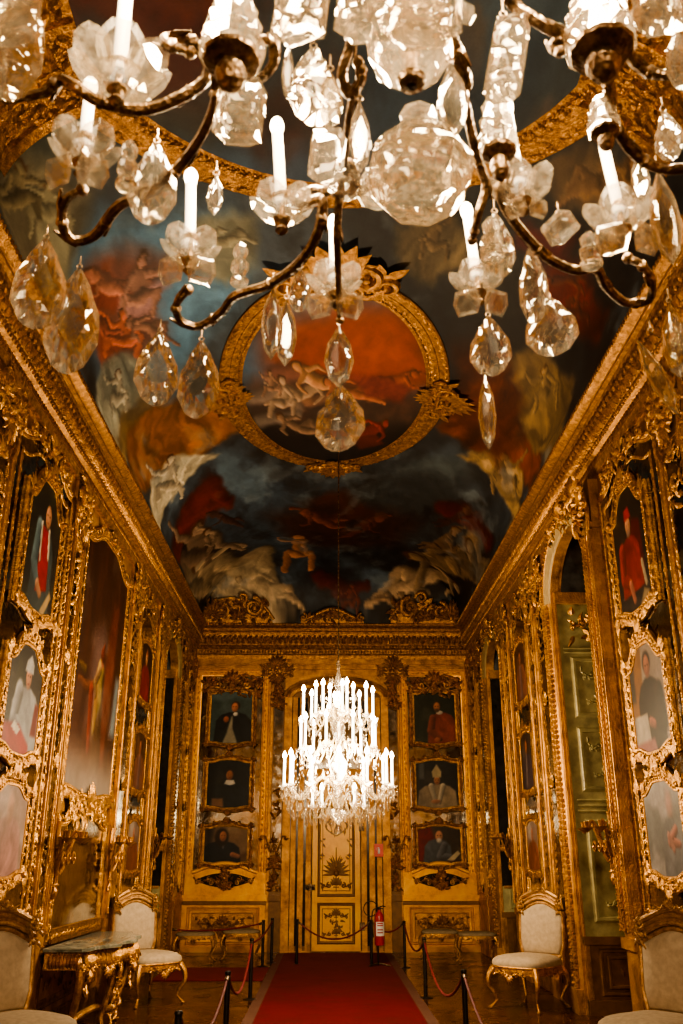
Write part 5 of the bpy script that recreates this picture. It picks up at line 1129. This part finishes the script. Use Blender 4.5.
for R0, z0, R1, z1, n in ((.42, 2.66, .60, 2.27, 12), (.38, 3.0, .43, 2.68, 9), (.06, 3.55, .40, 3.02, 8), (.60, 2.26, .13, 1.98, 12), (.42, 2.64, .30, 2.15, 10)):
    for k in range(n):
        a = 2*PI*k/n
        for t in np.linspace(.08, .92, 9):
            R = R0+(R1-R0)*t; z = z0+(z1-z0)*t-.10*math.sin(PI*t); drops.append((FC+Vector((R*math.cos(a), R*math.sin(a), z)), .022, .036))
drops.sort(key=lambda d: (d[0].y, ))
def small_drop(mb, c, w, h, a):
    M = Matrix.Rotation(a, 3, 'Z'); pr = [(0, h*.5), (w*.5, -.05*h), (0, -h*.5), (-w*.5, -.05*h)]
    vs = [c+M@Vector((x, 0, z)) for x, z in pr]+[c+M@Vector((0, w*.28, -.02*h)), c+M@Vector((0, -w*.28, -.02*h))]
    mb.add(vs, [(i, (i+1) % 4, 4) for i in range(4)]+[(i, (i+1) % 4, 5) for i in range(4)])
big = [d for d in drops if d[2] > .08][:98]; rest = [d for d in drops if d not in big]
for c, w, h in big: m = MB(); small_drop(m, c, w, h, g.uniform(0, PI)); m.build('crystal_drop', CRYSTAL_M, fc, 0)
m = MB()
for c, w, h in rest: small_drop(m, c, w, h, g.uniform(0, PI))
tag(m.build('crystal_drops', CRYSTAL_M, fc, 0), kind='stuff')

# ------------------------------------------------------------------ chairs, stools
def cabriole(mb, x, y, dx, dy, h, r=.028):
    pts = []; rr = []
    for t in np.linspace(0, 1, 12):
        o = .045*math.sin(PI*t*1.05)*(1-t)*2.2 - .05*math.sin(PI*max(0, t-.45)/.55)*.55 + (.05*max(0, t-.82)/.18)
        pts.append(Vector((x+dx*o, y+dy*o, h*(1-t)+.012))); rr.append(r*(1.35-1.05*t+.0) + (.012 if t > .93 else 0))
    mb.tube(pts, rr, 8); mb.ball(pts[-1], (.026, .026, .016), 8, 5); mb.ball(pts[2], r*1.25, 7, 5)
def cushion(mb, outl, z0, z1, dome, n=5):
    m_ = len(outl); cx = sum(p[0] for p in outl)/m_; cy = sum(p[1] for p in outl)/m_; vs = [(x, y, z0) for x, y in outl]
    for k in range(n+1):
        t = k/n; s_ = 1.03-.98*t**2 if k else 1.03; z = z0+(z1-z0)*min(1, .5+t) + dome*(1-(1-t)**2)
        vs += [(cx+(x-cx)*s_, cy+(y-cy)*s_, z) for x, y in outl]
    fs = [tuple(range(m_))[::-1]]+[(k*m_+i, k*m_+(i+1) % m_, (k+1)*m_+(i+1) % m_, (k+1)*m_+i) for k in range(n+1) for i in range(m_)]+[tuple((n+1)*m_+i for i in range(m_))]
    mb.add(vs, fs)
def seat_outline(w, d, n=32):
    o = []
    for i in range(n):
        a = 2*PI*i/n; c, s_ = math.cos(a), math.sin(a); e = .5
        x = math.copysign(abs(c)**e, c)*w/2; y = math.copysign(abs(s_)**e, s_)*d/2
        if y > 0: x *= .92
        else: y -= .03*math.cos(PI*x/w)
        o.append((x, y))
    return o
def make_chair(label):
    t = thing('side_chair', label, 'chair', group='cream upholstered gilt chairs along the side walls')
    W, D, H = .66, .64, .43
    m = MB(); cushion(m, seat_outline(W*1.02, D*1.02), H, H+.06, .06); m.build('seat', FABRIC, t, 60)
    m = MB(); o = seat_outline(W*1.02, D*1.02)
    m.add([(x, y, z) for z in (H-.075, H+.01) for x, y in o], [(i, (i+1) % len(o), len(o)+(i+1) % len(o), len(o)+i) for i in range(len(o))]+[tuple(range(len(o))), tuple(range(len(o), 2*len(o)))])
    m.tube([Vector((x, y, H)) for x, y in o]+[Vector((*o[0], H))], .012, 6)
    Q = lambda u, v, d: Vector((u, -D/2-.03-d, v)); m.crest(Q, 0, H-.05, .01, .4, .12, -1)
    for s_ in (-1, 1):
        Q2 = lambda u, v, d, s_=s_: Vector((s_*(W/2+.005+d), u, v)); m.crest(Q2, 0, H-.05, .01, .35, .1, -1)
    m.build('seat_rail', G_FRAME, t)
    for sx, sy in ((-1,-1),(1,-1),(-1,1),(1,1)):
        m = MB(); cabriole(m, sx*W*.42*(.9 if sy > 0 else 1), sy*D*.43, sx*.8, sy*.8, H-.03); m.build('leg', G_FRAME, t)
    # back: leaning, arched crest rail
    lean = .09
    B = lambda u, v, d: Vector((u, D/2-.02+lean*(v-H)-d, v))
    def back(w, z0, z1, arch):
        n = 16; top = [(w/2-w*i/n, z1+arch*math.sin(PI*i/n)**1.3) for i in range(n+1)]
        return [(-w*.44, z0), (w*.44, z0)]+[(w/2, z0+.12)]+top+[(-w/2, z0+.12)]
    ol = back(.56, H+.10, .96, .10); m = MB(); n = len(ol); cu = 0; cv = .78
    vs = []; 
    for s_, d in ((1.0, .0), (1.0, .022), (.9, .045), (.55, .062), (.08, .066)): vs += [B(cu+(u-cu)*s_, cv+(v-cv)*s_, d) for u, v in ol]
    m.add(vs, [(k*n+i, k*n+(i+1) % n, (k+1)*n+(i+1) % n, (k+1)*n+i) for k in range(4) for i in range(n)]+[tuple(range(n))[::-1], tuple(4*n+i for i in range(n))]); m.build('backrest', FABRIC, t, 60)
    m = MB(); m.sweep(B, ol, [(-.01,-.035),(-.008,.02),(.010,.035),(.022,.035),(.034,.02),(.036,-.03)])
    rail = [(.30*q, 1.0+.10*math.cos(q*PI/2)**1.3) for q in np.linspace(-1, 1, 18)]
    m.slab(B, rail + [(u*1.04, v+.10+.02*math.cos(u/.30*PI/2)) for u, v in rail[::-1]], -.03, .03)
    for o_, r_ in ((.01, .016), (.055, .012), (.105, .026)): m.tube([B(u, v+o_, .03) for u, v in rail], r_, 7)
    for s_ in (-1, 1):
        m.tube([B(s_*.26, z, .0) for z in (H-.04, H+.14)], .028, 8); m.spray(B, s_*.27-.03, .97, s_*.27+.03, 1.13, .045, 12, .07, 4); m.scroll(B, s_*.26, 1.09, .04, .05, PI/2, 1.1, .012, -s_)
    m.crest(B, 0, 1.20, .045, .22, .09)
    m.build('back_frame', G_CHAIR, t); return t
c0_ = make_chair('x')
PI4 = math.radians
place(c0_, (2.28, 11.3, 0), PI4(-46), 'cream upholstered gilt chair on the right, beyond the shuttered arch', True)
place(c0_, (-2.10, 11.75, 0), PI4(44), 'cream upholstered gilt chair just beyond the marble console table')
place(c0_, (2.28, 7.02, 0), PI4(-52), 'nearest cream chair on the right, cut by the photo\'s lower right corner')
place(c0_, (-2.13, 7.10, 0), PI4(52), 'nearest cream chair on the left, cut by the photo\'s lower left corner')
def make_stool():
    t = thing('stool', 'x', 'stool', group='low gilt stools before the end wall')
    W, D, H = .62, .42, .40
    m = MB(); cushion(m, seat_outline(W, D), H, H+.04, .02); m.build('seat', FABRIC_D, t, 60)
    m = MB(); o = seat_outline(W, D); m.add([(x, y, z) for z in (H-.05, H) for x, y in o], [(i, (i+1) % len(o), len(o)+(i+1) % len(o), len(o)+i) for i in range(len(o))]+[tuple(range(len(o))), tuple(range(len(o), 2*len(o)))])
    Q = lambda u, v, d: Vector((u, -D/2-.01-d, v)); m.crest(Q, 0, H-.03, .01, .4, .1, -1); m.build('seat_rail', G_FRAME, t)
    for sx, sy in ((-1,-1),(1,-1),(-1,1),(1,1)): m = MB(); cabriole(m, sx*W*.43, sy*D*.4, sx*.8, sy*.5, H-.03, .024); m.build('leg', G_FRAME, t)
    return t
st = make_stool()
place(st, (-2.12, 16.1, 0), 0, 'stool left of the end door, standing nearer the corner', True)
place(st, (-1.42, 16.6, 0), 0, 'stool left of the end door, standing nearer the door')
place(st, (1.88, 16.5, 0), 0, 'stool right of the end door, standing nearer the door')
place(st, (2.42, 16.0, 0), 0, 'stool right of the end door, standing nearer the corner')

# ------------------------------------------------------------------ console table
t = thing('console_table', 'carved gilt console table with serpentine grey marble top under the large mirror', 'console table', (-2.3, 10.2, 0))
y0, y1 = 9.15, 11.3; fr = []
for i in range(41):
    q = i/40; y = y0+(y1-y0)*q; fr.append((XL+.08+.30+.30*math.sin(PI*q)**.7+.035*math.cos(q*PI*8), y))
ol = [(XL+.06, y0)]+fr+[(XL+.06, y1)]
m = MB(); n = len(ol); vs = []
for z, s_ in ((.745, .97), (.755, 1.0), (.778, 1.0), (.785, .985)): vs += [(XL+.06+(x-XL-.06)*s_, (y-10.225)*s_+10.225, z) for x, y in ol]
m.add(vs, [(k*n+i, k*n+(i+1) % n, (k+1)*n+(i+1) % n, (k+1)*n+i) for k in range(3) for i in range(n)]+[tuple(range(n))[::-1], tuple(3*n+i for i in range(n))]); m.build('marble_top', MARBLE, t, 30)
m = MB(); ap = [(XL+.06+(x-XL-.06)*.90, 10.225+(y-10.225)*.94) for x, y in ol]
m.add([(x, y, z) for z in (.60, .745) for x, y in ap], [(i, (i+1) % n, n+(i+1) % n, n+i) for i in range(n)]+[tuple(range(n)), tuple(range(n, 2*n))])
for i in range(1, n-1):
    x, y = ap[i]; nx, ny = (ap[i+1][1]-ap[i-1][1]), -(ap[i+1][0]-ap[i-1][0]); l = math.hypot(nx, ny); nx, ny = nx/l, ny/l
    Q = lambda u, v, d, x=x, y=y, nx=nx, ny=ny: Vector((x-ny*u+nx*d, y+nx*u+ny*d, v)); m.leaf(Q, 0, .72, .01, -PI/2, .13, .03, .3); m.ball(Q(0, .735, .015), .014, 5, 4)
    if i % 6 == 3: m.crest(Q, 0, .62, .02, .30, .14, -1)
for x_ in np.linspace(XL+.12, ap[1][0]-.03, 8): m.leaf(lambda u, v, d: Vector((x_+u, ap[0][1]-d, v)), 0, .73, .005, -PI/2, .12, .028, .2); m.ball((x_, ap[0][1]-.012, .735), .014, 5, 4)
m.build('carved_apron', G_FRAME, t)
for q in (.03, .36, .66, .97):
    i = int(1+q*40); x, y = ap[i]; m = MB(); dy = (.5 if q > .6 else -.5 if q < .3 else 0)
    pts = [Vector((x-.04+.07*math.sin(PI*z_*.9)*(1-z_)-.10*z_**1.5+(.05*max(0, z_-.85)/.15), y+dy*.06*math.sin(2*PI*z_), .64*(1-z_)+.03)) for z_ in np.linspace(0, 1, 14)]
    m.tube(pts, [.05-.028*z_ for z_ in np.linspace(0, 1, 14)], 8); m.ball(pts[-1], (.04,.04,.03), 8, 6); m.ball(pts[1], .055, 8, 6)
    Q = lambda u, v, d, x=x, y=y: Vector((x+d, y+u, v)); m.spray(Q, -.04, .35, .04, .6, .02, 12, .09, i)
    m.build('leg', G_FRAME, t)
m = MB(); m.tube(smooth_path([Vector((XL+.3, 9.35, .16)), Vector((XL+.42, 9.8, .22)), Vector((XL+.5, 10.22, .16)), Vector((XL+.42, 10.65, .22)), Vector((XL+.3, 11.1, .16))], 6), .03, 8); m.spray(lambda u, v, d: Vector((XL+.5+d, 10.22+u, v)), -.15, .12, .15, .34, 0, 22, .12, 3); m.build('stretcher', G_FRAME, t)

# ------------------------------------------------------------------ carpets
def carpet(name, x0, y0, x1, y1, z, mat, label, border=None):
    t = thing(name, label, 'carpet', ((x0+x1)/2, (y0+y1)/2, 0))
    m = MB(); m.box((x0, y0, z), (x1, y1, z+.012)); m.build('pile', mat, t, 0)
    if border:
        for s_, a, b in ((-1, x0-border, x0), (1, x1, x1+border)): m = MB(); m.box((a, y0, z), (b, y1, z+.007)); m.build('border', UNDERLAY, t, 0)
    return t
carpet('red_carpet', -.74, 2.0, 1.02, 17.55, .0, CARPET, 'long red carpet running up the middle of the floor to the end door', .12)
carpet('cross_carpet', -2.40, 13.75, -.87, 15.3, .0, CARPET2, 'dark red carpet strip branching off left of the long carpet')

# ------------------------------------------------------------------ barrier posts and ropes
def make_post():
    t = thing('barrier_post', 'x', 'barrier post', group='thin black barrier posts')
    m = MB(); m.lathe([(.0,.66),(.024,.655),(.028,.64),(.022,.625),(.024,.60),(.023,.02)][::-1], (0,0,0), 12); m.build('pole', IRON, t)
    m = MB(); m.lathe([(.085,.0),(.085,.006),(.05,.012),(.02,.02)], (0,0,0), 20); m.build('base', IRON, t)
    m = MB(); m.tube([Vector((.022*math.cos(a), .022*math.sin(a), .615)) for a in np.linspace(0, 2*PI, 13)], .004, 5); m.build('hook_ring', IRON, t); return t
po = make_post()
PS = {'A': (-.84, 8.6, 'left row barrier post nearest the camera, wound with red rope'), 'B': (-.90, 12.0, 'second barrier post of the left row beside the carpet edge'), 'C': (-.99, 15.5, 'third barrier post of the left row, left one of a close pair'), 'D': (-.88, 16.0, 'barrier post standing right beside another, left of the end door'),
      'E': (-.47, 15.75, 'barrier post left of the red rope across the end door'), 'F': (.70, 15.55, 'barrier post beside the fire extinguisher'), 'G': (1.20, 15.3, 'farthest barrier post of the right row'), 'H': (1.19, 12.1, 'second barrier post of the right row at the carpet edge'), 'I': (1.19, 8.7, 'nearest barrier post of the right row'),
      'Z': (-.93, 6.45, 'barrier post at the lower left of the photo with only its red rope loop showing')}
for i, (k, (x, y, l)) in enumerate(PS.items()): place(po, (x, y, 0), 0, l, i == 0)
def rope(a, b, sag, label, za=.61, zb=.61):
    A_ = Vector((*a[:2], za)); B_ = Vector((*b[:2], zb)); d = (B_-A_); d2 = Vector((d.x, d.y, 0)).normalized()*.03; A_ = A_+d2; B_ = B_-d2
    pts = [A_+(B_-A_)*q-Vector((0,0,sag*4*q*(1-q))) for q in np.linspace(0, 1, 26)]
    t = thing('barrier_rope', label, 'rope', (A_+B_)/2, 0, 'red barrier ropes'); m = MB(); m.tube(pts, .0125, 8); m.build('cord', VELVET, t)
    for e, f in ((0, 1), (-1, -2)):
        m = MB(); u = (pts[f]-pts[e]).normalized(); m.tube([pts[e]-u*.012, pts[e]+u*.05], .018, 8); m.build('end_cap', BRONZE, t)
rope(PS['Z'], PS['A'], .26, 'red rope looping low between the two nearest left posts'); rope(PS['A'], PS['B'], .30, 'red rope sagging between the nearest two full posts on the left'); rope(PS['B'], PS['D'], .06, 'red rope rising from the second left post toward the pair by the door')
rope(PS['C'], (-2.28, 14.6), .05, 'thin red rope running from the paired posts to the left wall chair', .61, .58); rope(PS['E'], PS['F'], .24, 'red rope hanging in a curve across the end door'); rope(PS['F'], PS['G'], .12, 'short red rope from the extinguisher post to the farthest right post')
rope(PS['G'], PS['H'], .22, 'red rope between the farther two posts of the right row'); rope(PS['H'], PS['I'], .34, 'red rope hanging low between the nearer two posts of the right row'); rope(PS['I'], (1.2, 5.6), .3, 'red rope leaving the nearest right post toward the camera')

# ------------------------------------------------------------------ fire extinguisher on its stand, and its sign
t = thing('extinguisher_stand', 'thin metal stand with splayed feet holding the fire extinguisher', 'stand', (.80, 15.42, 0))
m = MB(); m.tube([Vector((.80, 15.46, .0+z)) for z in (.02, .84)], .013, 8); m.tube([Vector((.80-.11+.11*math.cos(a), 15.44, (.82)+.11*math.sin(a))) for a in np.linspace(0, 2*PI, 18)], .009, 6); m.build('pole', IRON, t)
for a in (-.3, 1.9, 3.9): m = MB(); m.tube([Vector((.80, 15.46, .05)), Vector((.80+.10*math.cos(a), 15.46+.10*math.sin(a), .035)), Vector((.80+.20*math.cos(a), 15.46+.20*math.sin(a), .012))], .011, 6); m.build('foot', BRONZE, t)
t = thing('fire_extinguisher', 'red fire extinguisher with white label, right of the end door', 'fire extinguisher', (.82, 15.36, .30))
c = Vector((.82, 15.36, .08))
m = MB(); m.lathe([(.055,.22),(.075,.23),(.078,.25),(.078,.60),(.07,.65),(.045,.69),(.028,.70),(.026,.73)], c, 20); m.build('cylinder', REDP, t)
m = MB(); m.lathe([(.02,.72),(.024,.74),(.02,.77)], c, 10); m.tube([c+Vector((0,0,.765)), c+Vector((.05,-.02,.785)), c+Vector((.10,-.03,.775))], .009, 6); m.tube([c+Vector((0,0,.75)), c+Vector((.06,-.02,.745))], .007, 6); m.build('valve', IRON, t)
m = MB(); m.tube(smooth_path([c+Vector((-.02,-.02,.75)), c+Vector((-.10,-.04,.72)), c+Vector((-.12,-.05,.55)), c+Vector((-.095,-.05,.34))], 6), .010, 6); m.build('hose', IRON, t)
m = MB(); 
for i in range(8):
    a0, a1 = -PI*.75+PI*.62*i/8, -PI*.75+PI*.62*(i+1)/8; f = lambda a, z: c+Vector((.0795*math.cos(a), .0795*math.sin(a), z)); m.add([f(a0,.36),f(a1,.36),f(a1,.56),f(a0,.56)], [(0,1,2,3)])
m.build('label', WHITEP, t)
m = MB()
for z in (.40, .44, .50, .53):
    a0, a1 = -PI*.65, -PI*.28; f = lambda a, z: c+Vector((.0805*math.cos(a), .0805*math.sin(a), z)); m.add([f(a0+(a1-a0)*i/6, z+d) for d in (0, .018) for i in range(7)], [(i, i+1, 8+i, 7+i) for i in range(6)])
m.build('label_print', REDP, t)
t = thing('fire_extinguisher_sign', 'small red square sign with a white extinguisher pictogram beside the end door', 'sign', PE(.95, 1.58, .12))
S_ = lambda u, v, d: PE(.95+u, 1.70+v, .12+d)
m = MB(); m.pbox(S_, -.085, -.11, .085, .11, 0, .008); m.build('panel', SIGNRED, t, 0)
m = MB(); m.slab(S_, [(-.014,-.06),(.022,-.06),(.022,.01),(.014,.03),(-.008,.03),(-.014,.01)], .008, .010); m.pbox(S_, -.004, .03, .010, .05, .008, .010); m.tube([S_(.0,.045,.009), S_(-.032,.04,.009), S_(-.035,.0,.009)], .005, 5); m.build('pictogram', WHITEP, t, 0)
# ------------------------------------------------------------------ light
w = bpy.data.worlds.new('world'); scene.world = w; w.use_nodes = True
w.node_tree.nodes['Background'].inputs['Color'].default_value = (1, .75, .5, 1); w.node_tree.nodes['Background'].inputs['Strength'].default_value = .05
def point(name, loc, e, r=.06, col=(1, .75, .45)):
    l = bpy.data.lights.new(name, 'POINT'); l.energy = e; l.shadow_soft_size = r; l.color = col
    o = bpy.data.objects.new(name, l); COL.objects.link(o); o.location = loc; return o
for k in range(4):
    a = 2*PI*k/4+.4; point('far chandelier light', (.10+.33*math.cos(a), 10.4+.33*math.sin(a), 2.62), 180, .22)
point('far chandelier light', (.10, 10.4, 3.3), 300, .3)
for k in range(4):
    a = 2*PI*k/4+.5; point('near chandelier light', (.15+.5*math.cos(a), 1.3+.5*math.sin(a), 3.32), 185, .12)
point('rear fill light', (.1, -2.2, 3.4), 200, .5)  # added fill lamp behind the camera, no chandelier is built there
scene.view_settings.view_transform = 'AgX'; scene.view_settings.look = 'AgX - Medium High Contrast'; scene.view_settings.exposure = -0.05
scene.cycles.use_denoising = True; scene.cycles.max_bounces = 10; scene.cycles.transparent_max_bounces = 16; scene.cycles.transmission_bounces = 8
scene.cycles.diffuse_bounces = 4; scene.cycles.glossy_bounces = 4; scene.cycles.sample_clamp_indirect = 4; scene.cycles.sample_clamp_direct = 0
scene.cycles.caustics_reflective = False; scene.cycles.caustics_refractive = False; scene.cycles.blur_glossy = .5
